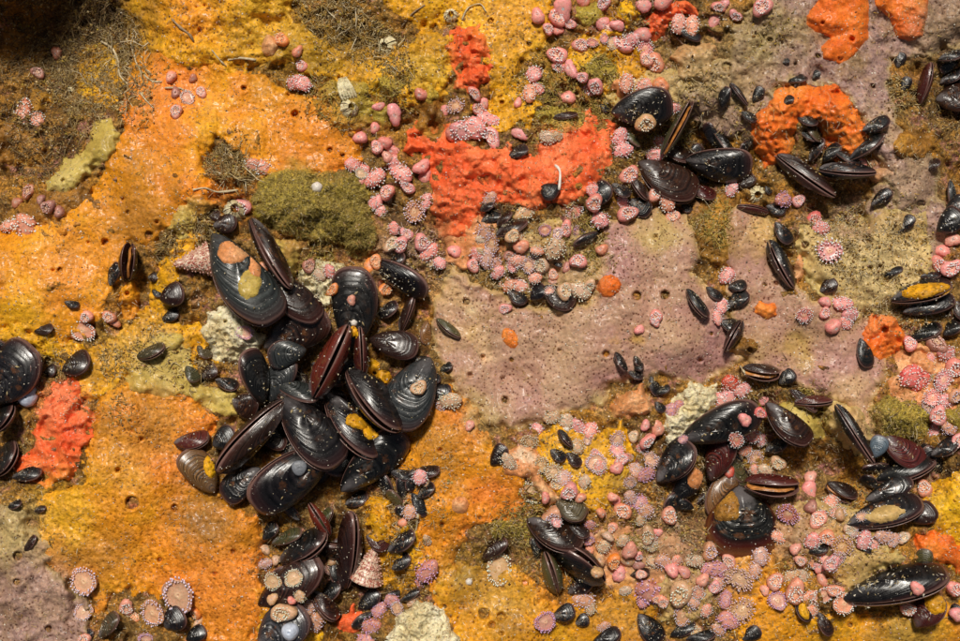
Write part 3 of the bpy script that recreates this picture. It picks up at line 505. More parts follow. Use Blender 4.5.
def sediment_mesh(name, pts, n, sgn, sd_):
    r = np.random.RandomState(sd_); g = []; f = []; cc = []; k = 0
    idx = r.randint(0, len(pts), n*3); cl = pts[r.randint(0, len(pts), 6)]
    w_ = np.exp(-np.min(((pts[idx][:, None]-cl[None])**2).sum(-1), 1)/.012)+.12; idx = idx[r.rand(len(idx)) < w_][:n]
    for i in idx:
        p = pts[i]+r.normal(0, .012, 3); s = r.uniform(.004, .012); sc = np.array([s*r.uniform(.6, 3.2), s*r.uniform(.6, 1.2), s])
        a = r.uniform(0, 6.3); ca, sa = math.cos(a), math.sin(a); o = OCT[0]*sc; o = np.column_stack([o[:, 0]*ca-o[:, 1]*sa, o[:, 0]*sa+o[:, 1]*ca, o[:, 2]])
        g.append(o+p); f += [tuple(np.array(q)+k) for q in OCT[1]]; k += 6
        c = np.array([(.55, .47, .32), (.68, .62, .50), (.30, .22, .10), (.42, .33, .17)][r.randint(4)])*r.uniform(.7, 1.2); cc.append(np.tile(c, (6, 1)))
    return mesh_np(name, np.concatenate(g), np.array(f), smooth=False, cols=np.concatenate(cc))
MV = {}
for key, var, kw in [(k_, v_, kk_) for v_ in (0, 1) for k_, kk_ in {'wide': dict(fat=.115, top=.32, bot=.24), 'plain': dict(fat=.13, top=.27, bot=.20), 'slim': dict(fat=.13, top=.22, bot=.15)}.items()]:
    kw = dict(kw, arch=(.3, 1.5)[var], bot=kw['bot']*(1, .82)[var], top=kw['top']*(1, 1.12)[var])
    for gp, ga in (('shut', .015), ('ajar', .055), ('open', .22)):
        a, pa = valve_mesh('valve', 1, seed=len(MV), gape=ga, **kw); b, pb = valve_mesh('valve', -1, seed=len(MV)+5, gape=ga, **kw)
        sa = [sediment_mesh('sediment', pa, n, 1, len(MV)*7+n) for n in (14, 90)]; sb = [sediment_mesh('sediment', pb, n, -1, len(MV)*9+n) for n in (14, 90)]
        for m_ in sa+sb: m_.materials.append(M['tone'])
        MV[key, gp, var] = (a, b, sa, sb, kw)
COLS = {'k': ((.008,.007,.007),'black'), 'b': ((.020,.008,.005),'blackish brown'), 'r': ((.12,.015,.007),'red brown'), 'd': ((.06,.010,.008),'dark red'), 'o': ((.060,.052,.022),'olive'),
        'g': ((.030,.031,.032),'grey'), 'a': ((.15,.07,.025),'amber brown'), 's': ((.12,.14,.18),'smooth blue grey')}
def mantle_mesh():
    v, f, a = lathe([(.0, 0, 0), (.5, .0, 0), (.92, .0, 0), (1, -.02, 0)], 20); v = np.array(v); v[:, 0] = v[:, 0]*.44+.48; y = v[:, 1]*.17; v[:, 1] = y; v[:, 2] = v[:, 2]+.01*np.sin(v[:, 0]*40)
    g = Geo(); g.add(v, f); v2 = v.copy(); v2[:, 2] -= .02; g.add(v2, [q[::-1] for q in f]); m_ = g.mesh('mantle'); m_.materials.append(M['flesh']); return m_
MANT = mantle_mesh(); nmus = 0
def mussel(x0, y0, x1, y1, wpx, roll=20, col='k', lift=0, shape=None, gape='shut', pitch=None, dirt=0, look=None, label=None):
    """umbo pixel, posterior pixel, apparent width, roll about the long axis"""
    global nmus; nmus += 1
    r = random.Random(nmus*31+5)
    if 235 < (x0+x1)/2 < 440 and 300 < (y0+y1)/2 < 510 and lift > 3 or math.hypot(x1-x0, y1-y0) > 44:
        gx, gy = (x1-x0)*.075, (y1-y0)*.075; x0 -= gx; x1 += gx; y0 -= gy; y1 += gy; wpx *= 1.13
    Lp = math.hypot(x1-x0, y1-y0); asp = wpx/Lp; shape = shape or ('wide' if asp > .55 else 'plain' if asp > .38 else 'slim')
    a, b, sa, sb, kw = MV[shape, gape, r.randrange(2)]
    hh = (kw['top']+kw['bot'])*.99; ff = kw['fat']*2+{'shut': .015, 'ajar': .05, 'open': .18}[gape]
    pr = math.hypot(hh*math.cos(R(roll)), ff*math.sin(R(roll)))
    pitch = r.uniform(2, 14) if pitch is None else pitch
    L = Lp/math.cos(R(pitch)); s = min(max((wpx/L)/pr, .62), 2.0)
    cu, cv = (x0+x1)/2, (y0+y1)/2
    pts = [(x0, y0), (cu, cv), (x1, y1), (cu+(y1-y0)*.2, cv-(x1-x0)*.2), (cu-(y1-y0)*.2, cv+(x1-x0)*.2)]
    hs = [float(samp(H, *p)) for p in pts]; hc = .5*max(hs)+.5*sum(hs)/5
    half_t = math.hypot(ff/2*math.cos(R(roll)), hh/2*math.sin(R(roll)))*s*L
    hc = hc + half_t*.62 + lift - 1.5
    h0 = hc-L*math.sin(R(pitch))/2; p0 = Vector(W(np.float64(x0), np.float64(y0), h0)); p1 = Vector(W(np.float64(x1), np.float64(y1), hc+L*math.sin(R(pitch))/2))
    d = (p1-p0); Lw = d.length; d.normalize(); up = Vector((0, 0, 1)); z = (up-d*up.dot(d)).normalized(); y = z.cross(d)
    m3 = Matrix((d, y, z)).transposed() @ Matrix.Rotation(R(-roll if True else roll), 3, 'X')
    cc, cn = COLS[col]; f = r.uniform(.75, 1.3); cc = tuple(min(1, c*f*r.uniform(.9, 1.1)) for c in cc)
    e = bpy.data.objects.new('mussel', None); COL.objects.link(e); e.empty_display_size = .01
    e.matrix_world = Matrix.Translation(p0) @ m3.to_4x4() @ Matrix.Diagonal((Lw, Lw*s, Lw*s, 1))
    for me, sd2 in ((a, sa), (b, sb)):
        o = bpy.data.objects.new('valve', me); COL.objects.link(o); o.parent = e; o.color = (*cc, 1)
        q = bpy.data.objects.new('sediment', sd2[1 if dirt or Lp < 19 else 0]); COL.objects.link(q); q.parent = o; q['kind'] = 'stuff'
    if gape == 'open': q = bpy.data.objects.new('mantle', MANT); COL.objects.link(q); q.parent = e
    size = 'tiny' if Lp < 18 else 'small' if Lp < 30 else 'mid sized' if Lp < 52 else 'large'
    pose = 'mussel on edge' if abs(roll) > 55 else 'mussel'
    st = {'shut': '', 'ajar': 'slightly open ', 'open': 'gaping '}[gape]
    if wpx > 80:
        for o in e.children: o.material_slots[0].link = 'OBJECT'; o.material_slots[0].material = M['mussel_rim']
    e['category'] = 'mussel'
    if label: e['label'] = label; e['group'] = 'mussels on the reef'
    else: register(e, look or f'{size} {"dusty " if dirt else ""}{st}{cn} {pose}', cu, cv, 'mussels on the reef')
    return e
MUS = '''
615 112 669 106 34 -25 k 4 ajar 1|676 28 701 40 12 20 k|553 118 578 114 9 60 b 0 ajar|664 153 690 104 15 85 o 6 open|622 130 640 147 9 60 o|508 158 528 147 13 30 b 0 shut 1|722 152 706 122 13 40 k|600 104 608 112 8 20 k
641 165 692 194 36 25 b 4 ajar|660 148 695 160 18 50 b 3|690 160 748 168 32 -28 k 5 ajar|728 178 706 165 14 40 k
897 68 903 52 13 10 k|901 92 910 77 12 10 k 0 shut 1|920 104 931 62 14 80 d 6 ajar|938 60 966 52 12 50 k 2 shut 1|940 84 962 68 15 40 k|935 100 972 98 32 20 b 4|811 80 820 71 9 20 k|788 82 808 78 9 60 k|781 63 790 60 6 20 k|795 88 803 74 8 50 k
730 83 748 106 9 75 k 2 ajar|753 102 763 87 12 10 k|722 108 727 86 13 30 k|741 112 757 121 11 30 k 0 ajar|714 133 739 162 12 70 k 3|784 105 793 96 9 40 b|797 118 818 124 11 40 k 0 shut 1|800 132 818 140 11 50 k 0 shut 1|806 124 820 142 10 50 o|752 140 740 152 10 40 k
862 131 890 119 15 30 k 2 shut 1|850 160 885 134 14 60 k 5|810 162 823 138 12 60 k 2|823 162 840 144 13 40 k 2 shut 1|780 158 832 194 20 70 b 6 ajar|822 170 873 172 17 70 k 5 ajar|835 152 862 166 12 60 k 2|925 170 940 160 10 40 b
871 206 892 190 14 20 k 0 shut 1|898 233 914 216 13 20 k 0 shut 1|950 180 953 207 11 40 g|938 232 962 212 26 20 k 2|945 215 966 198 18 30 k|769 212 737 206 10 75 d 2 ajar|766 206 786 212 15 10 k 1|738 188 755 176 14 20 b|765 186 771 194 7 20 k
775 222 790 244 16 25 k 1|770 243 792 285 17 65 k 2 ajar|820 292 837 281 15 20 b 1|728 288 747 284 12 40 k|727 308 748 292 17 30 k 0 shut 1|895 300 948 285 22 55 k 2 ajar 1|906 312 952 300 19 30 k 0 shut 1|920 277 941 275 8 50 k|884 276 903 268 8 40 k
480 211 494 202 11 50 k|481 222 501 213 13 30 k 0 shut 1|496 236 528 221 15 60 b 3 shut 1|497 226 512 212 10 60 b|541 186 557 196 20 10 k 2 shut 1|590 206 610 184 22 20 k 2 shut 1|611 184 630 196 14 40 k 0 shut 1|628 200 650 214 20 10 k 2 shut 1|629 176 648 200 13 60 b 2 ajar|681 205 692 211 10 30 k 0 shut 1|690 186 716 198 16 50 d 1|598 232 573 246 11 60 k 1 shut 1|529 248 541 256 12 30 k 0 shut 1|508 293 527 302 15 30 k 1 shut 1|531 300 545 286 16 30 k 1|544 286 572 308 24 20 b 4 shut 1|686 289 708 318 14 50 k 2 ajar 1|706 287 722 300 11 40 k|553 262 562 266 6 20 k
253 223 288 284 19 75 b 14 ajar|216 240 268 318 46 18 g 10 ajar|262 268 314 318 30 25 b 4 shut 1|352 345 357 272 43 5 k 10 shut|376 262 424 292 24 -45 k 3 ajar 1|402 330 413 297 12 70 b 4 ajar|376 318 398 304 14 40 k 0 shut 1|385 270 405 255 13 40 k 0 shut 1
127 280 130 243 21 80 b 4 open|110 286 118 262 14 30 k 1 shut 1|64 302 79 306 8 30 k|148 278 158 276 10 20 b|160 300 184 292 24 10 b 2|162 320 179 312 13 20 k|209 216 220 216 14 20 b|213 226 237 222 20 10 b 2|152 290 162 296 8 30 k
-8 400 32 352 46 10 k 6|-6 432 14 405 22 60 k 3 ajar|-8 476 17 446 24 50 k 3 ajar|12 478 42 472 14 40 k 2 shut 1|62 372 90 358 24 30 b 1 shut 1|44 372 56 370 14 20 b|34 332 53 328 11 30 b|14 352 -12 340 14 40 k|137 358 165 347 14 50 o 0 ajar 1|197 346 210 358 10 50 o|186 366 197 382 13 40 o|202 378 217 368 15 20 b 1|215 380 238 388 13 40 k
174 444 209 438 18 40 d 3 ajar|213 490 188 452 28 -20 a 4|213 446 236 434 25 10 k 10 shut|232 400 257 412 27 -15 b 3|258 470 224 494 28 -20 k 4|262 400 250 352 25 -45 k 8 ajar|270 400 290 360 26 15 g 8|268 346 325 320 36 -12 b 6 shut|304 350 270 356 26 10 g 13
280 405 222 468 28 60 b 20 ajar|277 384 316 398 17 50 g 17 shut|276 394 306 402 13 50 b 14|316 393 346 330 26 82 r 28 ajar|362 376 360 330 14 80 d 22 ajar|372 340 415 350 26 15 b 10|428 362 392 422 47 -15 g 12 ajar|350 374 399 426 33 62 k 26 ajar|328 398 374 454 30 48 k 24 ajar|284 402 334 462 42 28 k 24 ajar|345 488 402 438 36 -18 k 6 shut|330 448 256 500 46 18 k 16 ajar|305 420 345 470 36 20 k 4
425 378 441 380 11 30 k|427 390 451 393 16 20 k 2|412 358 430 364 12 30 k|436 319 460 338 11 65 o 1 ajar|427 320 425 345 12 30 a|390 472 414 478 12 40 k 0 shut 1|408 476 440 470 13 50 b 0 shut 1|392 500 380 472 14 40 k 2 shut 1|404 508 388 490 12 50 o|418 498 434 484 12 50 k 0 shut 1|345 505 368 495 14 40 k
330 536 309 503 15 80 r 5 ajar|318 532 332 508 12 50 o 4 ajar|347 584 352 517 24 58 b 8 ajar|366 536 388 548 17 30 d 2|388 552 415 534 16 40 k 1 shut 1|272 544 302 532 13 50 o 2|284 562 324 536 24 60 k 4 ajar|263 540 277 524 14 30 k|262 604 318 566 34 20 b 1 shut|312 592 337 620 19 65 b 4 ajar|320 603 340 582 16 40 k 1|262 650 302 612 42 15 g 3|358 610 380 592 17 20 k 1 shut 1|330 560 344 590 14 40 k|300 520 284 505 12 30 k|372 612 352 628 12 40 k 0 shut 1|392 570 410 556 14 30 k 0 shut 1|400 590 386 604 14 30 k
556 502 585 518 23 25 o 2 ajar 1|530 522 578 546 27 40 b 6 ajar|567 526 589 536 13 40 b 8|482 560 507 540 15 30 b 2 shut 1|558 594 546 553 19 85 o 5 ajar|602 580 560 548 27 62 k 7 ajar|568 594 592 572 24 20 b|552 618 575 610 17 20 k 0 shut 1|576 625 588 616 14 20 k|592 644 621 632 16 30 k|638 614 660 644 24 20 k 1 shut 1|670 636 696 624 12 40 k 0 shut 1|686 640 716 634 11 50 k|630 576 650 572 10 40 b 0 shut 1|735 492 722 470 12 60 k|736 480 747 496 12 80 o 1 ajar
672 502 700 470 26 -20 k 3 ajar|660 480 690 446 28 35 k 8 ajar|712 478 729 434 26 35 d 14|686 438 756 414 36 -14 k 10 ajar|722 456 731 436 11 30 d 8|722 452 745 482 18 50 o 3 shut 1|748 484 796 486 24 70 d 12 open|739 490 741 556 72 -8 k -16 ajar|730 470 716 516 32 15 a 3|694 508 668 500 14 30 k|690 490 664 510 20 30 k
742 320 725 352 15 75 b 3 ajar|720 322 742 330 16 40 k 0 shut 1|860 338 868 368 18 20 k 1|742 370 780 374 20 60 b 3 open|779 384 795 372 16 20 k 1 shut 1|794 403 833 401 14 75 d 8 ajar|790 390 817 412 13 50 b 6 ajar|768 406 806 442 27 25 b 8 ajar|838 408 872 460 15 75 k 16 ajar|874 458 884 436 19 10 s 8|884 438 921 464 26 20 d 3|880 480 932 462 20 55 k 7 ajar|931 456 958 441 16 40 k 3|918 458 930 446 12 40 k|910 340 942 326 16 50 k 0 shut 1|944 336 960 322 14 40 k|952 300 968 320 18 20 b|765 452 788 440 14 40 k 0 shut 1|905 462 925 450 14 40 b 2
615 352 626 372 10 60 k 2|613 358 624 360 7 60 k 3|634 356 640 366 8 60 k 3|628 372 643 378 9 50 k 2|634 368 644 366 8 50 k 3|650 376 658 396 12 30 k 0 shut 1|656 394 670 386 9 40 k|491 466 506 446 17 15 b 1|558 430 572 447 10 70 k 3 ajar|550 450 565 460 13 30 k 0 shut 1|566 452 580 466 12 30 b 0 shut 1|655 402 664 412 10 30 k 0 shut 1
826 484 857 498 20 40 b 2 open|868 500 910 482 20 25 k 5|852 524 918 504 27 45 k 4 ajar|913 522 936 508 23 20 b 2|878 488 862 476 12 40 k|922 572 927 549 16 20 o 1|849 600 942 576 34 48 k 6 ajar 1|916 628 940 594 28 40 d 8|796 600 809 622 14 30 k 1|817 612 831 636 15 30 b 1|742 640 761 630 15 10 k|808 552 829 548 9 40 k 0 shut 1|862 548 872 552 7 40 k|893 466 862 468 10 50 k|948 620 960 606 12 30 k
100 638 118 614 16 40 o 0 shut 1|165 628 184 613 26 15 k 3|186 640 206 630 16 20 k|24 552 36 536 8 40 b|8 508 22 502 8 50 k|34 512 46 507 7 40 b|86 640 92 630 9 30 k|400 602 420 590 8 40 k|440 372 452 364 9 40 k'''
FILL = [(322,415,60,60,34,0),(325,575,42,36,8,0),(705,480,40,34,7,0),(905,468,34,16,3,0),(690,160,40,22,4,0),(945,90,16,26,3,0),(545,545,36,22,3,0),(400,495,26,24,4,0)]
rf = random.Random(91)
for (a, b, ra, rb, n, _) in FILL:
    for i in range(n):
        q = math.sqrt(rf.random()); t = rf.uniform(0, 6.283); x = a+ra*q*math.cos(t); y = b+rb*q*math.sin(t); L = rf.uniform(22, 42)*(1 if ra > 40 else .75); d = rf.uniform(0, 6.283)
        mussel(x-L/2*math.cos(d), y-L/2*math.sin(d), x+L/2*math.cos(d), y+L/2*math.sin(d), L*.52, rf.uniform(-40, 60), rf.choice('kkkbb'), -1, gape=rf.choice(['shut', 'ajar']), dirt=rf.choice([0, 1]))
for ln in MUS.strip().split('\n'):
    for t in ln.split('|'):
        p = t.split(); x0, y0, x1, y1, wp, rl = map(float, p[:6])
        mussel(x0, y0, x1, y1, wp, rl, p[6], float(p[7]) if len(p) > 7 else 0, gape=p[8] if len(p) > 8 else 'shut', dirt=int(p[9]) if len(p) > 9 else 0)

# ------------------------------------------------------------------ resting on whatever is already there
DG = bpy.context.evaluated_depsgraph_get(); DG.update()
def cast(u, v):
    o = cam.location; t = Vector(W(np.float64(u), np.float64(v), 0.)); d = (t-o).normalized()
    ok, loc, nrm, _, ob, _ = S.ray_cast(DG, o, d)
    if not ok: h = float(samp(H, u, v)); return Vector(W(np.float64(u), np.float64(v), h)), Vector((0, 0, 1)), None
    if nrm.z < 0: nrm = -nrm
    return loc, nrm, ob
def smooth_cast(u, v, r):
    loc, nrm, ob = cast(u, v); ns = nrm.copy()
    for a in range(4): _, n2, _ = cast(u+r*.5*math.cos(a*1.57), v+r*.5*math.sin(a*1.57)); ns += n2
    return loc, (ns.normalized()+Vector((0, 0, 1.1))).normalized(), ob

def drape(u0, v0, a, b, rot, T, mat, label, st=1.2):
    au = np.arange(u0-max(a, b)*1.3, u0+max(a, b)*1.3, st); av = np.arange(v0-max(a, b)*1.3, v0+max(a, b)*1.3, st); u, v = np.meshgrid(au, av); c, s_ = math.cos(R(rot)), math.sin(R(rot))
    x = ((u-u0)*c+(v-v0)*s_)/a; y = (-(u-u0)*s_+(v-v0)*c)/b; d = 1-np.hypot(x, y)+fb(u, v, 14, 2, int(u0))*.2; keep = d > -.12
    base = np.zeros(u.shape)
    for j, i in zip(*np.nonzero(keep)): base[j, i] = cast(u[j, i], v[j, i])[0].z*1000
    md = np.median(base[keep]); keep &= np.abs(base-md) < 8; base = np.clip(base, md-7, md+7)
    bb = base.copy()
    for _ in range(3): bb[1:-1, 1:-1] = np.where(keep[1:-1, 1:-1] & keep[2:, 1:-1] & keep[:-2, 1:-1] & keep[1:-1, 2:] & keep[1:-1, :-2], (bb[2:, 1:-1]+bb[:-2, 1:-1]+bb[1:-1, 2:]+bb[1:-1, :-2]+bb[1:-1, 1:-1])/5, bb[1:-1, 1:-1])
    z = bb+T*np.sqrt(np.clip(d*1.8, 0, 1))-.4*(d < 0)+fb(u, v, 6, 3, int(v0))*T*.22
    q = keep[:-1, :-1] & keep[1:, :-1] & keep[:-1, 1:] & keep[1:, 1:]; use = np.zeros(u.shape, bool)
    for m_ in (use[:-1, :-1], use[1:, :-1], use[:-1, 1:], use[1:, 1:]): m_ |= q
    idx = -np.ones(u.shape, int); idx[use] = np.arange(use.sum()); jj, ii = np.nonzero(q)
    Wv = W(u, v, z)[use]; org = Wv.mean(0); o = put('sponge_growth', mesh_np('sponge_growth', Wv-org, np.stack([idx[jj, ii], idx[jj+1, ii], idx[jj+1, ii+1], idx[jj, ii+1]], 1), attr={'rim': np.zeros(len(Wv))}), M[mat], label=label, category='sponge'); o.location = org
for a_ in [(371,370,8,10,20,4,'golden','golden sponge knob wedged beside the dark red upright mussel'),(384,378,9,8,0,4,'golden','golden sponge knob on the inner edge of the ringed grey mussel'),(358,422,13,8,15,5,'golden','golden sponge lobe lying across the central black mussel'),(371,431,8,9,0,4,'golden','golden sponge drip below the lobe on the central mussel'),(353,333,6,7,0,4,'golden','small golden sponge tuft above the red gaping mussel'),
 (250,284,11,15,25,3,'yellow','pale yellow sponge patch draped over the big worn mussel'),(233,252,15,12,0,4,'salmon','salmon sponge cap on the pointed end of the big worn mussel'),(697,478,10,13,10,4,'salmon','tan orange round growth on a black mussel at lower right'),(726,506,14,15,0,5,'brown','amber brown rounded growth above the giant rimmed mussel'),(212,464,8,13,10,4,'golden','golden sponge between the amber mussel and the big clump'),
 (938,600,11,17,30,4,'golden','yellow sponge coat on the dark red mussel in the bottom right corner'),(804,612,5,8,-20,3,'golden','yellow sponge strip on a small black mussel at the bottom right'),(928,291,26,8,-5,4,'golden','yellow sponge streak along a black mussel at the right edge'),(886,514,20,8,-12,3,'tan','tan sponge strip along the long black mussel at lower right'),(798,271,5,14,8,4,'salmon','salmon pink sponge strip beside the slim black mussel at right'),
 (374,528,10,16,-30,5,'golden','golden sponge below the big clump, above the lower top shell'),
 (460,505,9,9,0,4,'salmon','salmon sponge spot on the orange lobe'),(430,118,15,22,0,4,'brown','rust brown fuzzy lump left of the central red sponge'),
 (270,45,8,10,0,6,'salmon','dull salmon knob on golden sponge at upper left'),(620,88,9,9,0,4,'salmon','small salmon patch among the upper pink anemones'),(385,118,14,10,30,4,'olive','olive crust flake by pink buttons at upper centre'),(255,265,6,14,0,4,'salmon','orange brown strip on the big worn mussel edge')]: drape(*a_)
DG.update(); DG = bpy.context.evaluated_depsgraph_get()
# ------------------------------------------------------------------ anemones (unit radius)
def tent(g, tips, r, n, rad, z0, out_, up, kr, jit, tr=.07):
    for i in range(n):
        t = 2*math.pi*(i+r.uniform(-.3, .3))/n; q = rad*r.uniform(.93, 1.07); l = r.uniform(.8, 1.15)
        b = Vector((math.cos(t)*q, math.sin(t)*q, z0)); e = b+Vector((math.cos(t)*out_*l, math.sin(t)*out_*l, up*l))+Vector((r.uniform(-jit, jit), r.uniform(-jit, jit), r.uniform(-jit, jit)))
        v, f = tube([b, (b+e)/2+Vector((0, 0, .03)), e], [tr*1.3, tr, tr*.8], 5, False); g.add(v, f)
        k = kr*r.uniform(.8, 1.2); tips.add(ICO[0]*k+np.array(e), ICO[1])
def anem_parts(kind, seed):
    r = random.Random(seed); parts = []
    wob = lambda t, i: 1+.14*math.sin(2*t+seed*1.9)+.09*math.sin(3*t+seed*2.3)+.03*math.sin(7*t+i)
    if kind == 'open':
        v, f, a = lathe([(.80,-.5,0),(.78,-.1,0),(.82,.3,0),(.90,.5,.1),(.92,.56,.3),(.86,.6,.4)], 22, wob); g = Geo(); g.add(v, f, a); parts.append(('column','column',g))
        v, f, a = lathe([(.87,.59,.0),(.7,.56,.0),(.45,.50,.15),(.22,.52,.5),(.13,.60,1),(.08,.58,.8),(.02,.5,0)], 22, wob); v = [(x, y, z+.02*math.sin(11*math.atan2(y, x))) for x, y, z in v]; g = Geo(); g.add(v, f, a); parts.append(('oral_disc','disc',g))
        g = Geo(); tp = Geo(); tent(g, tp, r, 24, .84, .58, .26, .10, .078, .08, .045); tent(g, tp, r, 20, .72, .6, .13, .24, .075, .08, .045); tent(g, tp, r, 13, .55, .58, .04, .24, .07, .07, .045)
        parts += [('tentacles','stem',g),('tentacle_tips','tip',tp)]
    elif kind == 'half':
        v, f, a = lathe([(.8,-.5,0),(.88,0,0),(.98,.35,.05),(.93,.7,.12),(.75,.92,.25),(.58,.97,.4),(.5,.9,.2),(.45,.78,0)], 22, wob); g = Geo(); g.add(v, f, a); parts.append(('column','column',g))
        v, f, a = lathe([(.5,.82,.1),(.3,.78,.3),(.12,.82,.8),(.04,.74,0)], 18, wob); g = Geo(); g.add(v, f, a); parts.append(('oral_disc','disc',g))
        g = Geo(); tp = Geo(); tent(g, tp, r, 18, .56, .86, .08, .16, .085, .09, .04); tent(g, tp, r, 14, .38, .84, .02, .2, .08, .08, .04); parts += [('tentacles','stem',g),('tentacle_tips','tip',tp)]
    elif kind == 'button':
        mo = [.10, .16, .24, .13, .2, .08][seed]
        v, f, a = lathe([(.78,-.6,0),(.90,-.1,0),(.98,.25,0),(.95,.55,.03),(.80,.82,.1),(.55,.97,.2),(mo+.12,1.03,.45),(mo,1.01,.9),(mo*.75,.95,.5),(mo*.4,.90,0),(.0,.88,0)], 24, wob); g = Geo(); g.add(v, f, a); v = [(x*(1+.05*math.sin(9*math.atan2(y, x))*(z > .5)), y*(1+.05*math.sin(9*math.atan2(y, x))*(z > .5)), z*(1+.12*x-.1*y)) for x, y, z in v]; g = Geo(); g.add(v, f, a); parts.append(('column','column',g))
        tp = Geo()
        for i in range(4+seed*2): t = r.uniform(0, 6.3); q = mo*r.uniform(.3, 1.4); tp.add(ICO[0]*.055+np.array((q*math.cos(t), q*math.sin(t), 1.0)), ICO[1])
        parts.append(('tentacle_tips','tip',tp))
    elif kind == 'ring':
        v, f, a = lathe([(.8,-.4,0),(.85,.0,0),(.95,.25,.1),(.97,.36,.3),(.9,.40,.2)], 26, wob); g = Geo(); g.add(v, f, a); parts.append(('column','column',g))
        v, f, a = lathe([(.92,.38,0),(.7,.31,.15),(.5,.28,.35),(.25,.32,.45),(.13,.40,1),(.07,.37,.8),(0,.3,.1)], 26, wob); v = [(x, y, z+.03*math.sin(13*math.atan2(y, x))*(math.hypot(x, y) > .2)) for x, y, z in v]; g = Geo(); g.add(v, f, a); parts.append(('oral_disc','disc',g))
        g = Geo(); tp = Geo(); tent(g, tp, r, 30, .92, .38, .08, .06, .07, .05, .04); tent(g, tp, r, 28, .80, .39, .02, .10, .068, .05, .04); parts += [('tentacles','stem',g),('tentacle_tips','tip',tp)]
    elif kind == 'clump':
        v, f, a = lathe([(.8,-.5,0),(.95,0,0),(1.0,.3,.05),(.88,.6,.1),(.6,.8,.15),(.2,.86,.3),(0,.84,.3)], 20, lambda t, i: 1+.18*math.sin(2*t+seed)+.10*math.sin(5*t+i)); g = Geo(); g.add(v, f, a); parts.append(('column','column',g))
        g = Geo(); tp = Geo(); tent(g, tp, r, 22, .88, .42, .16, .10, .078, .12, .04); tent(g, tp, r, 20, .68, .62, .10, .14, .078, .12, .04); tent(g, tp, r, 15, .42, .76, .05, .16, .078, .14, .04); parts += [('tentacles','stem',g),('tentacle_tips','tip',tp)]
    res = []
    for nm, mk, g in parts:
        me = g.mesh(nm); me.materials.append(M[mk]); res.append((nm, me))
    return res
AM = {k: [anem_parts(k, s) for s in range(6)] for k in ('open','half','button','ring','clump')}
AC = {'p': ((.74,.26,.24),(.92,.86,.84),'pink'), 's': ((.72,.28,.18),(.92,.86,.80),'salmon'), 'r': ((.62,.07,.05),(.88,.62,.58),'red'), 'v': ((.54,.28,.18),(.80,.62,.76),'violet tipped'), 't': ((.50,.28,.14),(.74,.48,.54),'tan and pink'),
      'c': ((.54,.34,.18),(.86,.78,.62),'cream'), 'b': ((.34,.11,.06),(.75,.45,.40),'brown'), 'm': ((.50,.20,.17),(.66,.38,.66),'magenta'), 'o': ((.80,.25,.05),(.9,.6,.4),'orange')}
KN = {'o': ('open','open knobbed {} anemone'), 'h': ('half','half open {} anemone'), 'b': ('button','closed {} button anemone'), 'g': ('ring','bead ringed {} anemone'), 'l': ('clump','bushy {} anemone')}
nan = 0; rq = random.Random(5)
def anemone(u, v, r, kind, col, stretch=1, rot=None):
    global nan; nan += 1; q = random.Random(nan*17+3)
    r *= .84 if kind == 'b' else .98; kind = 'h' if kind == 'b' and r > 5.4 and q.random() < .38 else kind; km, kl = KN[kind]; loc, nrm, ob = smooth_cast(u, v, r)
    tilt = Vector((q.uniform(-.28, .28), q.uniform(-.35, .2), 0)); z = (nrm+tilt).normalized()
    rot = q.uniform(0, 6.3) if rot is None else rot
    x = Vector((math.cos(rot), math.sin(rot), 0)); x = (x-z*x.dot(z)).normalized(); y = z.cross(x)
    e = bpy.data.objects.new('button_anemone' if kind == 'b' else 'beaded_anemone', None); COL.objects.link(e); e.empty_display_size = .01
    s = r/1000*({'o': .86, 'l': .9}.get(kind, 1.0)); hs = {'o': .75, 'b': q.uniform(.8, 1.15), 'h': .9, 'g': .8, 'l': .8}[kind]
    e.matrix_world = Matrix.Translation(loc+z*s*.06) @ Matrix((x, y, z)).transposed().to_4x4() @ Matrix.Diagonal((s*stretch, s/stretch**.3, s*hs, 1))
    cb, ct, cn = AC[col]; f = q.uniform(.8, 1.12); w_ = q.uniform(-.06, .06); cb = (min(.95, cb[0]*f), max(.01, cb[1]*f+w_*.5), max(.01, cb[2]*f+w_))
    vi = q.randrange(6)
    for nm, me in AM[km][vi]:
        o = bpy.data.objects.new(nm, me); COL.objects.link(o); o.parent = e
        o.color = (*ct, 1) if nm == 'tentacle_tips' else (*(min(.95, c*1.1) for c in cb), 1)
        if nm.startswith('tent'): o['kind'] = 'stuff'
    e['category'] = 'sea anemone'; sz = 'tiny ' if r < 6 else 'large ' if r > 11.5 else ''
    register(e, sz+kl.format(cn), u, v, 'anemones on the reef'); return e
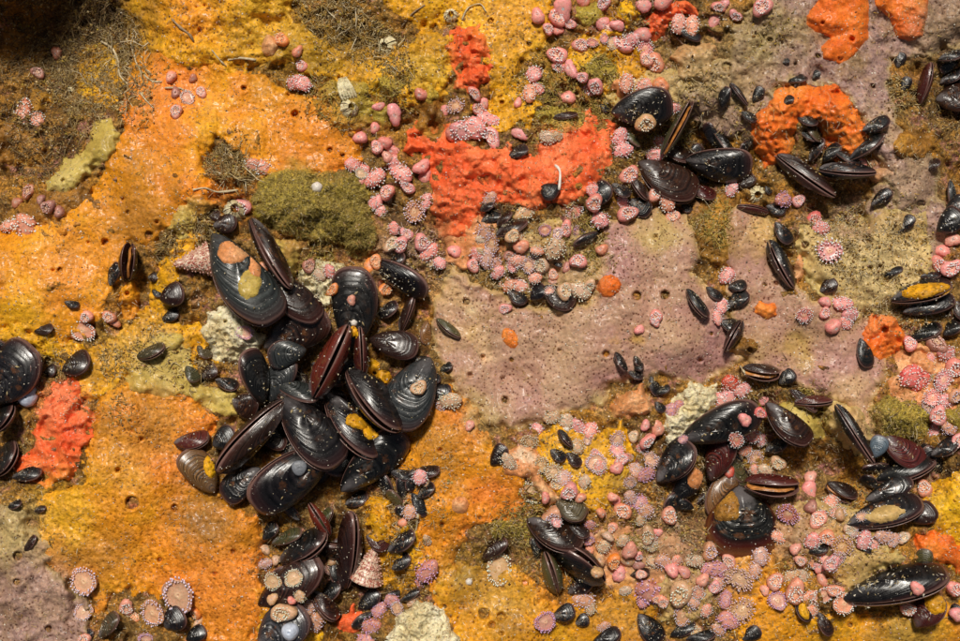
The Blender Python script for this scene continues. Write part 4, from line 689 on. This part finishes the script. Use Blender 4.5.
ANE = '''
187 98 7 g s|172 77 7 b s|193 78 5 b b|202 93 6 h s|177 112 7 h s|176 93 6 b b|58 53 8 b b|38 74 8 b b|24 112 12 l s|38 120 9 l s|30 192 8 b b|18 203 7 b b|50 206 9 b b|60 212 7 b b|27 226 13 l s|10 226 8 l s|42 200 6 b b|88 316 8 b s|110 317 8 b s|83 330 11 g s|115 322 6 b s
283 41 9 b o|297 51 6 b s|303 66 8 b p|296 82 9 l p|303 84 8 l p|422 94 8 b p|378 107 6 b p|394 113 10 b p|375 128 6 b p|361 138 8 b p|377 148 8 b p|386 142 8 b p|393 149 8 b p|388 158 7 b s|446 110 6 b p|457 107 9 o v|462 130 12 l p|474 128 12 l p|452 132 9 b p|475 93 7 b p|479 108 8 b p|489 120 10 l p
538 17 9 b p|548 29 7 b p|556 19 8 h p|563 8 12 b p|570 24 7 b p|558 30 6 b p|581 2 8 b p|604 3 8 b p|602 23 8 b p|617 25 7 b p|643 6 9 b p|664 2 9 b p|678 24 10 l s|692 26 9 l s|714 20 9 b p|718 6 7 b p|724 4 6 b p|735 14 7 b p|762 8 9 h p|642 34 9 b p|622 44 11 h p|632 40 9 l p|645 48 9 o p|656 62 10 h s|646 60 7 h s|580 46 8 h p|558 56 9 h p|560 66 8 b p|572 70 9 b p|534 75 9 l p|583 77 7 b p|530 94 9 l s|538 90 7 l p|518 103 5 b p|568 98 9 b p|588 88 9 h p|596 84 8 h p|626 84 9 l s|644 86 9 l s|660 84 9 b o|645 121 10 h c|674 107 7 l p|657 142 10 l p|655 155 9 l p|619 137 10 l p|622 150 9 l p|520 133 8 b p|548 137 8 l c|557 136 6 l c|484 103 6 b p|493 138 9 h p
252 165 8 l s|262 168 9 l s|244 206 8 h p|352 165 8 l p|363 170 8 l p|361 181 6 b p|375 178 10 l p|388 193 8 h p|395 164 10 l p|402 174 11 l p|407 186 7 h p|421 167 9 b p|425 176 8 b p|376 202 8 l p|381 211 6 l p|413 212 12 o v|426 202 8 l p|407 234 8 b p|420 243 9 h p|429 252 9 l p|394 228 7 l p|400 244 8 h p|455 251 8 b p|472 266 8 b p|477 254 8 l p|440 263 7 l p|265 267 7 b o|308 266 8 b b|330 271 7 l p|334 290 7 b o|352 300 6 b s|383 290 9 b o|370 266 9 b o|376 262 8 b o|392 245 9 b c|432 262 7 l c|320 275 7 l c
490 199 8 l v|525 212 10 l c|574 210 9 o p|567 228 7 h p|577 232 7 o m|600 220 9 l p|545 230 6 g m|554 248 12 l c|522 246 9 b s|510 255 7 b b|518 260 8 l s|528 265 9 o v|542 264 9 h c|485 232 10 l v|493 243 9 o v|487 257 10 l v|495 262 8 l v|579 262 8 h p|567 267 6 b m|603 250 7 b s|553 275 7 b s|508 284 9 l s|522 284 10 l s|580 290 11 l c|590 284 7 b c|563 292 8 h c|505 308 7 b p|594 202 9 h p|592 190 7 l p|629 175 9 h p|622 202 8 l p|626 214 9 h p|655 192 9 h s|668 200 10 l s|672 217 7 h s|656 317 7 h p|498 272 7 l p|535 278 7 l s|512 236 7 h c|558 236 7 h v
732 190 8 l p|782 200 9 l m|798 201 8 b p|812 220 9 h r|819 228 9 l p|829 252 14 o p|727 276 9 l p|721 306 8 l p|717 318 6 l p|804 314 9 o p|824 302 7 b p|824 313 7 b p|842 304 9 l p|849 314 9 l p|861 162 6 b p|943 252 9 b p|938 264 9 h p|950 268 9 h p|953 240 9 b s|832 326 9 b p|845 322 8 l p
245 333 7 g m|451 400 10 l c|470 425 6 b s|420 477 8 l p|410 512 8 l v|404 522 6 b s|427 539 6 l c|347 331 5 b o|419 388 8 h c|442 404 7 l v
552 417 8 l c|538 428 8 l p|529 440 8 o c|566 421 8 l c|578 426 9 l p|590 431 9 l p|577 447 8 l c|596 463 10 g v|618 438 8 o v|617 450 8 o p|621 460 7 h p|617 468 8 b p|509 461 8 l c|540 464 9 o c|552 472 10 o c|563 478 9 l v|645 425 6 b p|657 428 9 b s|646 440 8 b p|634 437 7 b c|648 459 10 o v|645 474 9 l m|636 470 7 l v|671 410 7 l m|677 406 6 l m|683 440 5 l m|639 330 6 b p|655 322 5 h p
910 345 9 b p|935 345 10 h b|910 376 12 l r|920 380 10 l r|945 352 9 l p|955 366 11 h p|942 380 10 o p|932 398 10 o p|945 400 9 l p|938 415 9 h p|935 432 9 l p|955 395 8 h v|958 440 8 h p|735 438 9 o p|751 434 10 o p|744 420 8 b p|754 458 9 o v|760 412 7 b r|762 400 6 b p|728 396 11 l p|742 390 9 l p|722 402 9 l p|745 450 7 l s|762 440 7 l p|728 470 8 b r|730 382 9 l r|765 470 8 l c|778 462 8 h c|755 470 7 l s
86 581 14 g v|84 612 9 g v|127 605 10 b s|136 618 7 b o|155 612 13 g v|180 594 16 g v|197 612 7 b o|199 622 6 b c|148 640 9 g m|130 612 6 h c|85 640 7 h s
274 581 9 g c|294 578 9 g c|285 612 11 h c|273 599 7 b c|265 550 6 b c|276 560 6 b c|265 563 7 l v|308 608 9 l v|315 622 10 l v|328 570 7 b b|332 560 6 b c|428 570 12 l m|424 580 10 l m|380 610 9 l m|392 600 8 l m|398 608 7 g v|372 625 10 l m|366 640 9 l m|412 601 6 b c|300 596 6 l c|292 600 5 b p|426 482 6 b c
532 492 10 g c|546 497 6 b p|558 482 8 h c|570 490 9 h p|552 514 9 h v|556 522 7 l p|612 497 6 b s|624 510 9 h s|638 503 10 l m|630 497 8 l v|645 510 8 l v|668 515 9 h s|658 532 5 b p|675 524 4 b c|590 524 7 l m|588 538 7 h m|604 545 8 l c|613 527 7 b s|590 549 6 b s|630 549 9 b s|619 574 9 b p|608 536 6 b c|613 560 9 b o|600 558 8 b c|499 568 13 g c|638 564 7 b b|650 590 15 l m|662 600 8 b s|643 600 8 l m|672 570 8 b p|684 571 7 b m|682 592 12 h c|692 600 8 l v|682 614 9 g v|544 621 11 g m|583 600 10 l v|590 608 7 l c|603 626 6 l v|525 583 4 b o|663 560 9 l v|654 562 7 l c|708 551 9 h v|714 568 11 l m|702 580 8 b s|716 584 9 l v|622 540 7 l c|600 512 6 b s|617 500 5 b p|648 534 8 h c|640 520 6 l c|628 560 7 b c|597 572 7 b c|625 590 6 l c|694 560 8 l c|676 560 6 l s|580 497 6 b s
788 512 11 o m|810 507 8 b b|830 503 9 l s|818 520 9 h s|812 540 9 l p|840 546 12 o t|828 536 8 h s|863 540 10 l p|872 545 8 l p|884 536 9 l v|893 540 7 l v|903 538 6 h c|795 549 7 b s|760 556 10 l v|813 561 7 g s|821 568 7 b p|832 562 8 h p|822 579 7 b s|740 577 13 o t|755 570 7 l v|774 582 9 h s|777 601 9 g m|795 590 11 h s|802 575 8 l c|790 575 8 l c|808 595 8 l s|822 594 10 g s|843 603 11 g s|835 590 7 h s|742 610 13 o t|728 620 10 l m|723 576 8 l s|726 600 8 l m|917 588 8 b p|908 608 9 b s|952 588 10 b p|957 614 9 b p|808 490 10 b p|810 478 8 b s|925 490 10 b s|920 484 6 b p|778 537 7 l s|840 515 7 b c|850 528 7 h c|730 560 7 h s|765 590 6 b s|810 610 8 l s|706 610 7 l s|695 630 7 h c|718 628 8 l v|800 560 6 h s'''
for ln in ANE.strip().split('\n'):  # orange buttons by the tall oval mussel stand for orange sponge bits
    for t in ln.split('|'):
        u, v, r, k, c = t.split(); anemone(float(u), float(v), float(r), k, c, random.choice([1, 1, 1.1, 1.2, 1.3]))

for (a, b, ra, rb, n) in [(520,262,60,34,9),(595,460,50,38,8),(680,570,46,40,9),(840,545,50,40,8),(940,385,18,50,5),(630,55,40,40,5),(385,180,26,26,4)]:
    for i in range(n):
        q = math.sqrt(rq.random()); t = rq.uniform(0, 6.283); anemone(a+ra*q*math.cos(t), b+rb*q*math.sin(t), rq.uniform(4.5, 8), rq.choice('llohg' if i % 3 else 'lo'), rq.choice('psvcp'), rq.choice([1, 1.15, 1.3]))
# ------------------------------------------------------------------ top shells, barnacles, limpets, tubes
def top_shell(u, v, L, Wd, ang, label):
    loc, nrm, _ = cast(u, v); e = bpy.data.objects.new('top_shell', None); COL.objects.link(e)
    d = Vector((math.cos(R(ang)), math.sin(R(ang)), .18)).normalized(); x = d.cross(Vector((0, 0, 1))).normalized(); y = d.cross(x)
    e.matrix_world = Matrix.Translation(loc+Vector((0, 0, Wd*.28/1000))-d*L*.5/1000) @ Matrix((x, y, d)).transposed().to_4x4() @ Matrix.Diagonal((Wd/2000, Wd/2000, L/1000, 1))
    n = NT('top_shell'); st = n.ramp(n.noise(9, 3, vec=n.obj, dist=1.), [(.42, (.34, .07, .05)), (.5, (.60, .36, .24)), (.58, (.74, .60, .46))]); sm = n.out(st, .4, n.bump(n.noise(500, 3), .5, .0006), .5, .15)
    for k in range(5):
        z0, z1 = k/5, (k+1)/5; r0, r1 = 1-z0*.9, 1-z1*.9
        v_, f_, a_ = lathe([(r0*.97, z0, 0), (r0*1.0, z0+.03, 0), (r0*.97, z0+.07, 0), ((r0+r1)/2*1.0, z0+.11, 0), (r1*1.03, z1-.04, 0), (r1*.985, z1+.003, 0)], 28); g = Geo(); g.add(v_, f_, a_)
        if k == 0: g.add([(.93*math.cos(t), .93*math.sin(t), 0.001) for t in np.linspace(0, 6.283, 28, endpoint=False)]+[(0, 0, .05)], [((j+1) % 28, j, 28) for j in range(28)])
        w_ = put('whorl', g.mesh('whorl'), sm, e); gb = Geo()
        for row, (rr, zz) in enumerate(((r0*1.0, z0+.05), ((r0+r1)/2*1.01, z0+.13))):
            m_ = int(15*(rr+.15))
            for j in range(m_): t = 6.283*j/m_; gb.add(ICO[0]*np.array((.06, .06, .022))+np.array((rr*math.cos(t), rr*math.sin(t), zz)), ICO[1])
        pass
        put('bead_row', gb.mesh('bead_row'), M['beadpink'], w_, kind='stuff')
    e['label'] = label; e['category'] = 'sea snail'
M['beadpink'] = simple('shell_bead', (.66, .36, .30), .4, .5, 200)
top_shell(194, 262, 36, 34, 190, 'pointed red and white beaded top shell beside the big worn mussel')
top_shell(371, 562, 36, 36, 72, 'blunt cream and red beaded top shell among the lower black mussels')
def dome_shell(u, v, r, h, m, name, label, cat, ridges=9, lift=0):
    loc, nrm, _ = smooth_cast(u, v, r); prof = [(1, -.4, 0), (.97, .1, 0), (.82, .5, 0), (.55, .82, 0), (.28, .96, 0), (.14, 1.0, 0), (.1, .85, 0), (0, .7, 0)]
    g = Geo(); v_, f_, a_ = lathe(prof, 30, lambda t, i: 1+.05*math.sin(ridges*t)); g.add(v_, f_, a_)
    o = put(name, g.mesh(name), m, label=label, category=cat); z = nrm; x = Vector((1, 0, 0)); x = (x-z*x.dot(z)).normalized(); y = z.cross(x)
    o.matrix_world = Matrix.Translation(loc+Vector((0, 0, lift/1000))) @ Matrix((x, y, z)).transposed().to_4x4() @ Matrix.Diagonal((r/1000, r/1000, h/1000, 1)); return o
M['pearl'] = simple('pearly_shell', (.50, .55, .66), .3, .25, 200, coat=.3)
dome_shell(27, 396, 11, 8, M['pearl'], 'limpet', 'pale blue white smooth shell on the round black mussel at the left edge', 'limpet', 3)
dome_shell(290, 632, 9, 8, M['pearl'], 'limpet', 'pearly grey dome shell on the grey mussel at the bottom edge', 'limpet', 3)
dome_shell(299, 468, 7.5, 2.2, simple('grey_disc', (.16, .17, .19), .45, .3), 'limpet', 'flat grey disc shell on the big lower black mussel', 'limpet', 3)
dome_shell(317, 187, 5.5, 5, M['white'], 'sea_snail', 'tiny white snail sitting on the olive mossy dome', 'sea snail', 5)
dome_shell(354, 323, 3.5, 4, M['white'], 'sea_snail', 'tiny white bead shell above the red gaping mussel', 'sea snail', 5)
dome_shell(469, 582, 3.6, 4, M['white'], 'sea_snail', 'tiny white snail on amber sponge right of the pitted cream crust', 'sea snail', 5)
dome_shell(566, 429, 4, 4, M['white'], 'sea_snail', 'tiny white shell in beaded anemones below the lavender sheet', 'sea snail', 5)
for (u, v, r, l) in [(387, 46, 10, 'white tufted barnacle in grey turf near the top edge'), (451, 15, 7, 'small white barnacle on golden sponge near the top edge'), (350, 108, 9, 'pinkish white barnacle below the folded barnacle'), (598, 560, 7, 'white barnacle between salmon buttons at lower centre'),
                  (235, 210, 11, 'white chalky barnacle left of the olive mossy dome'), (757, 195, 9, 'white chalky barnacle above the thin red mussel at right'), (672, 566, 8, 'white chalky barnacle at lower centre beside pink buttons'), (70, 92, 5, 'white curled shell chip in the dark top left hollow')]:
    e = put('barnacle', None); e['label'] = l; e['category'] = 'barnacle'; e['group'] = 'barnacles'; loc, nrm, _ = smooth_cast(u, v, r); e.location = loc; e.rotation_euler = (random.uniform(-.4, .4), random.uniform(-.4, .4), random.uniform(0, 6)); e.scale = (r/1000,)*3
    for k in range(6):
        t0 = k*1.047; g = Geo(); P = []
        for i in range(5):
            t = t0+.06+i*.93/4; wv = 1+.08*math.sin(i*2.6+k)
            P += [(1.05*wv*math.cos(t), 1.05*wv*math.sin(t), -.2), (.8*wv*math.cos(t), .8*wv*math.sin(t), .35), (.42*wv*math.cos(t), .42*wv*math.sin(t), .78+.1*math.sin(i*1.5)), (.36*math.cos(t), .36*math.sin(t), .5)]
        g.add(P, [(i*4+j, (i+1)*4+j, (i+1)*4+j+1, i*4+j+1) for i in range(4) for j in range(3)]); put('plate', g.mesh('plate', False), M['cream'], e)
e = put('folded_barnacle', None); e['label'] = 'white folded ridged barnacle shell over an olive round crust'; e['category'] = 'barnacle'; loc, _, _ = cast(345, 88); e.location = loc
for k in range(6):
    g = Geo(); a = R(-60+k*9); c, s_ = math.cos(a), math.sin(a); x0 = (k-2.5)*3.2
    v_, f_ = tube([(x0*.5, 12, 1+k % 2), (x0*.8, 5, 5), (x0+1, -3, 6), (x0*1.1+2, -11, 4), (x0+3, -16, 0)], [1.2, 1.9, 2.1, 1.8, .9], 7); g.add(np.array(v_)/1000, f_); put('ridge', g.mesh('ridge'), M['cream'], e)
e.scale = (.8, .85, .8)
e.rotation_euler = (0, 0, .25)
TB = [([(173,20),(180,27),(190,35),(194,42)],2.2,'worm','brown worm tube standing at the upper left on golden sponge'),([(102,42),(112,48),(118,60),(120,75),(128,84)],2.2,'palefil','pale curling tube beside the dark top left hollow'),([(126,38),(132,48),(138,66),(150,80),(162,82)],1.6,'palefil','long pale filament curving right of the dark hollow'),
 ([(140,92),(146,100),(154,108)],1.4,'palefil','short pale filament on the orange sheet edge'),([(193,190),(205,188),(218,192),(238,190)],1.7,'palefil','pale wriggly tube right of the smooth orange sheet'),([(165,88),(178,88),(184,90)],2,'palefil','pale stub tube beside brown buttons'),([(228,60),(240,58),(256,60)],2,'palefil','pale broken tube on golden sponge near the top'),
 ([(740,366),(744,372),(748,378)],1.8,'palefil','short pale stub beside the rust brown lump'),([(462,20),(468,8),(480,4),(486,12)],1.2,'palefil','curved pale filament at the top edge on golden sponge'),([(401,28),(412,14),(425,5)],1.4,'worm','dull brown tube by grey turf at the top edge'),
 ([(555,165),(560,172),(559,190)],2.2,'white','white chalky tube in the folds of the central red sponge'),([(410,540),(416,530),(418,515)],2,'palefil','pale tube right of the lower black mussels'),([(212,50),(220,60),(226,66)],1.3,'palefil','short pale tube on rough golden sponge')]
for pts, r, mk, lab in TB:
    r *= .62
    P = []
    for (a, b) in pts: l, n_, _ = cast(a, b); P.append(l+Vector((0, 0, (r*.4+random.uniform(0, 1.2))/1000)))
    Q = []
    for i in range(len(P)-1):
        for k in range(4):
            t = k/4; p0 = P[max(i-1, 0)]; p1 = P[i]; p2 = P[i+1]; p3 = P[min(i+2, len(P)-1)]
            Q.append(.5*((2*p1)+(p2-p0)*t+(2*p0-5*p1+4*p2-p3)*t*t+(3*p1-p0-3*p2+p3)*t**3))
    Q.append(P[-1]); o0 = Q[0].copy(); g = Geo(); v_, f_ = tube([q-o0 for q in Q], [r/1000*random.uniform(.6, 1.25) for _ in Q], 8); g.add(v_, f_)
    o = put('worm_tube', g.mesh('worm_tube'), M[mk], label=lab, category='worm tube'); o.location = o0

# ------------------------------------------------------------------ turf, filaments and grains that nobody could count
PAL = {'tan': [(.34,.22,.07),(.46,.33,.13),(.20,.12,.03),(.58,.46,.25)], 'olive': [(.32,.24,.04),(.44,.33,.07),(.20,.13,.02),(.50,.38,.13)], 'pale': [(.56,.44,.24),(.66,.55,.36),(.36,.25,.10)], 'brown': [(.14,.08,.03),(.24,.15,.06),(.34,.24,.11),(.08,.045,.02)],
       'gold': [(.55,.32,.05),(.62,.45,.14),(.36,.20,.04)], 'pinkish': [(.55,.30,.24),(.62,.45,.36),(.34,.20,.12)]}
def fibres(name, pts, nrm, L, rad, pal, label, lean=1.1, kind='stuff', seg=4):
    n = len(pts)
    if n == 0: return
    c = np.array(PAL[pal])[rs.randint(0, len(PAL[pal]), n)]*rs.uniform(.7, 1.2, (n, 1))
    a = rs.uniform(0, 2*np.pi, n); d = nrm+np.stack([np.cos(a)*lean, np.sin(a)*lean, 0*a], 1)*rs.uniform(.3, 1.3, (n, 1)); d /= np.linalg.norm(d, axis=1)[:, None]
    a2 = a+rs.uniform(-1.8, 1.8, n); cv = np.stack([np.cos(a2), np.sin(a2), rs.uniform(-.9, -.1, n)], 1); Ls = L*rs.uniform(.4, 1.3, n)[:, None]/1000; rr = rad*rs.uniform(.6, 1.4, n)[:, None]/1000
    sx = np.cross(d, np.array([.3, .5, .8])); sx /= np.linalg.norm(sx, axis=1)[:, None]; sy = np.cross(d, sx); V_ = []
    for k in range(seg):
        t = k/(seg-1); p = pts+d*Ls*t+cv*Ls*(.75 if seg < 5 else 1.15)*t*t + (np.roll(cv, 1, 1)*Ls*.22*math.sin(t*6.283) if seg > 4 else 0)
        for j in range(3): an = 2.094*j; V_.append(p+(sx*math.cos(an)+sy*math.sin(an))*rr*(1-.5*t))
    Vv = np.stack(V_, 1); k3 = seg*3; F = []
    for k in range(seg-1):
        for j in range(3): F.append((k*3+j, k*3+(j+1) % 3, (k+1)*3+(j+1) % 3, (k+1)*3+j))
    F = np.array(F); FF = (F[None]+(np.arange(n)*k3)[:, None, None]).reshape(-1, 4)
    me = mesh_np(name, Vv.reshape(-1, 3), FF, smooth=True, cols=np.repeat(c, k3, 0)); put(name, me, M['tone'], kind=kind, label=label, category=name.split('_')[-1])
def hpts(u, v): return W(u, v, samp(H, u, v)-.4)
def hnrm(u, v):
    gx = (samp(H, u+3, v)-samp(H, u-3, v))/6; gy = (samp(H, u, v+3)-samp(H, u, v-3))/6; n = np.stack([-gx, gy, 1+0*gx], 1); return n/np.linalg.norm(n, axis=1)[:, None]
def disc(u, v, r, n, sq=1): a = rs.uniform(0, 6.283, n); q = r*np.sqrt(rs.uniform(0, 1, n))*(1+.3*np.sin(a*3+u)); return u+q*np.cos(a), v+q*np.sin(a)*sq
TURF = [('tan',6,.36,[(112,60,42,1500),(130,95,30,900),(85,100,30,700),(60,60,30,500),(232,160,24,700)]),('tan',5,.42,[(150,352,26,500),(115,362,18,300),(120,410,14,250),(190,372,22,400),(205,230,22,500),(170,250,14,250),(250,300,20,250),(60,360,15,150),(700,80,22,300),(755,115,24,250),(330,20,30,700),(372,40,24,600),(395,60,20,500),(640,20,20,200),(745,120,20,150),(870,130,14,100),(900,95,18,200)]),
 ('olive',5,.42,[(560,100,42,700),(600,70,24,300),(525,85,20,200),(320,100,30,300),(395,85,24,300),(520,520,26,500),(640,545,24,400),(715,225,20,400),(665,150,30,400),(770,30,24,150),(590,240,26,500),(320,265,20,350),(815,400,20,200),(600,120,20,300)]),('pale',4,.36,[(870,265,50,1200),(840,240,30,700),(905,225,26,400),(600,255,30,600),(520,270,34,500),(425,490,30,500),(400,520,30,300),(740,440,40,500),(910,310,30,400),(720,480,30,250),(860,520,40,500),(345,300,30,250),(560,460,30,250),(660,540,40,400),(540,240,60,600)]),
 ('brown',7,.40,[(95,20,34,900),(70,60,34,600),(20,20,50,700),(30,90,50,600),(40,150,35,400),(945,110,30,250),(650,180,50,500),(690,120,40,300),(820,180,40,300),(395,580,40,500),(290,550,40,350),(400,480,30,250),(700,520,50,400),(900,470,50,400),(500,215,30,250),(15,460,30,150),(780,400,40,200),(530,540,40,250)]),  # top left turf patches are coloured brown to darken the hollow like shade
 ('pinkish',3,.40,[(640,560,60,700),(560,490,50,400),(830,560,50,600),(640,30,50,300),(430,250,30,250),(720,600,40,400),(935,390,30,300)])]
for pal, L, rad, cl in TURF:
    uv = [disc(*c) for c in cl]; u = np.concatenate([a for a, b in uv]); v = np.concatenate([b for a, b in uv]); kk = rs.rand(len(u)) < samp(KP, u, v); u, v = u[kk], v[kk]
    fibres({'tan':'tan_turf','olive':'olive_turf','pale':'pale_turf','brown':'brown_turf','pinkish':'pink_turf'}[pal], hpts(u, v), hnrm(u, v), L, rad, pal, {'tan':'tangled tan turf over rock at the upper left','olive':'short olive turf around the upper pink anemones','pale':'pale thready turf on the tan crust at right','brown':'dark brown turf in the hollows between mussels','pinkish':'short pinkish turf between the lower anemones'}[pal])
u, v = disc(np.array([130.]*80+[112.]*40+[228.]*24+[345.]*30+[395.]*12), np.array([66.]*80+[92.]*40+[170.]*24+[12.]*30+[50.]*12), 24, 186)
fibres('tangled_strands', hpts(u, v)+np.array([0, 0, .001]), hnrm(u, v), 12, .62, 'pale', 'pale tangled strands along the edge of the dark hollow and near the top edge', 1.8, seg=5)
u, v = disc(np.array([335.]*60+[325.]*60+[725.]*60+[905.]*50+[690.]*60+[820.]*40+[545.]*40), np.array([420.]*60+[575.]*60+[485.]*60+[470.]*50+[165.]*60+[150.]*40+[545.]*40), 60, 370)
fibres('byssus_threads', hpts(u, v)+np.array([0, 0, .002]), hnrm(u, v), 10, .28, 'pale', 'pale byssus threads among the mussel clumps', 1.6, seg=5)
# fuzz of the two moss domes
for nm, o, poly in SP:
    if nm == 'mossy_dome':
        P = np.array(poly); n = 9000 if len(SP) and (P[:, 0].max()-P[:, 0].min()) > 90 else 1500
        u = rs.uniform(P[:, 0].min(), P[:, 0].max(), n*2); v = rs.uniform(P[:, 1].min(), P[:, 1].max(), n*2); k = sdf(poly, u, v) > 1; u, v = u[k], v[k]
        before = set(bpy.data.objects); fibres('fuzz', hpts(u, v), hnrm(u, v), 1.9, .34, 'olive', '', .8)
        for q in set(bpy.data.objects)-before:
            q.parent = o; q.matrix_parent_inverse = Matrix.Translation(-o.location); del q['label']; del q['category']
# loose threads all over, denser where the noise clumps
def clumped(n, sc, th, seed):
    u = rs.uniform(-40, 1000, n); v = rs.uniform(-40, 680, n); k = fb(u, v, sc, 3, seed)+rs.uniform(-.25, .25, n) > th; return u[k], v[k]
u, v = clumped(26000, 45, .22, 77); fibres('loose_threads', hpts(u, v), hnrm(u, v), 3.6, .30, 'pale', 'loose pale threads scattered over sponges and rock', 1.6)
u, v = clumped(16000, 30, .28, 87); fibres('golden_threads', hpts(u, v), hnrm(u, v), 3., .34, 'gold', 'golden threads scattered over sponges and rock', 1.6)
def grains(name, P, s0, s1, pals, label):
    n = len(P); s = rs.uniform(s0, s1, (n, 1, 1))*rs.uniform(.5, 1.4, (n, 1, 3))/1000
    g = np.broadcast_to(OCT[0], (n, 6, 3))*s; a = rs.uniform(0, 6.283, n); ca, sa = np.cos(a)[:, None], np.sin(a)[:, None]
    g = np.stack([g[..., 0]*ca-g[..., 1]*sa, g[..., 0]*sa+g[..., 1]*ca, g[..., 2]], -1)+P[:, None]
    F = (np.array(OCT[1])[None]+(np.arange(n)*6)[:, None, None]).reshape(-1, 3); c = np.array(pals)[rs.randint(0, len(pals), n)]*rs.uniform(.7, 1.15, (n, 1))
    put(name, mesh_np(name, g.reshape(-1, 3), F, smooth=False, cols=np.repeat(c, 6, 0)), M['tone'], kind='stuff', label=label, category='grains')
u, v = clumped(30000, 34, .2, 97); grains('shell_grit', hpts(u, v)+np.array([0, 0, .0005]), .35, 1.05, [(.62,.52,.36),(.72,.66,.55),(.40,.28,.13),(.25,.15,.07),(.60,.36,.30),(.10,.07,.05)], 'fine shell grit scattered over the reef')
cr = [c for _, _, _, cl in TURF for c in cl]; uv = [disc(a, b, r*1.05, int(n*.75)) for a, b, r, n in cr]; u = np.concatenate([a for a, b in uv]); v = np.concatenate([b for a, b in uv]); kk = rs.rand(len(u)) < samp(KP, u, v); u, v = u[kk], v[kk]
grains('turf_crumbs', hpts(u, v)+np.array([0, 0, .0006])*rs.uniform(0, 3, (len(u), 1)), .5, 1.5, [(.44,.27,.06),(.56,.38,.12),(.26,.13,.03),(.62,.48,.24),(.12,.06,.02),(.40,.28,.05)], 'crumbs of sediment and broken growth caught in the turf')
P = []
for _ in range(5000):
    l, n_, ob = cast(rs.uniform(0, 960), rs.uniform(0, 641)); P.append(tuple(l+n_*.0003))
grains('pale_specks', np.array(P), .35, .8, [(.78,.74,.66),(.66,.58,.44),(.72,.66,.55)], 'pale specks lying on shells and sponges')
finish_labels()
print('COUNTS mussels', nmus, 'anemones', nan)
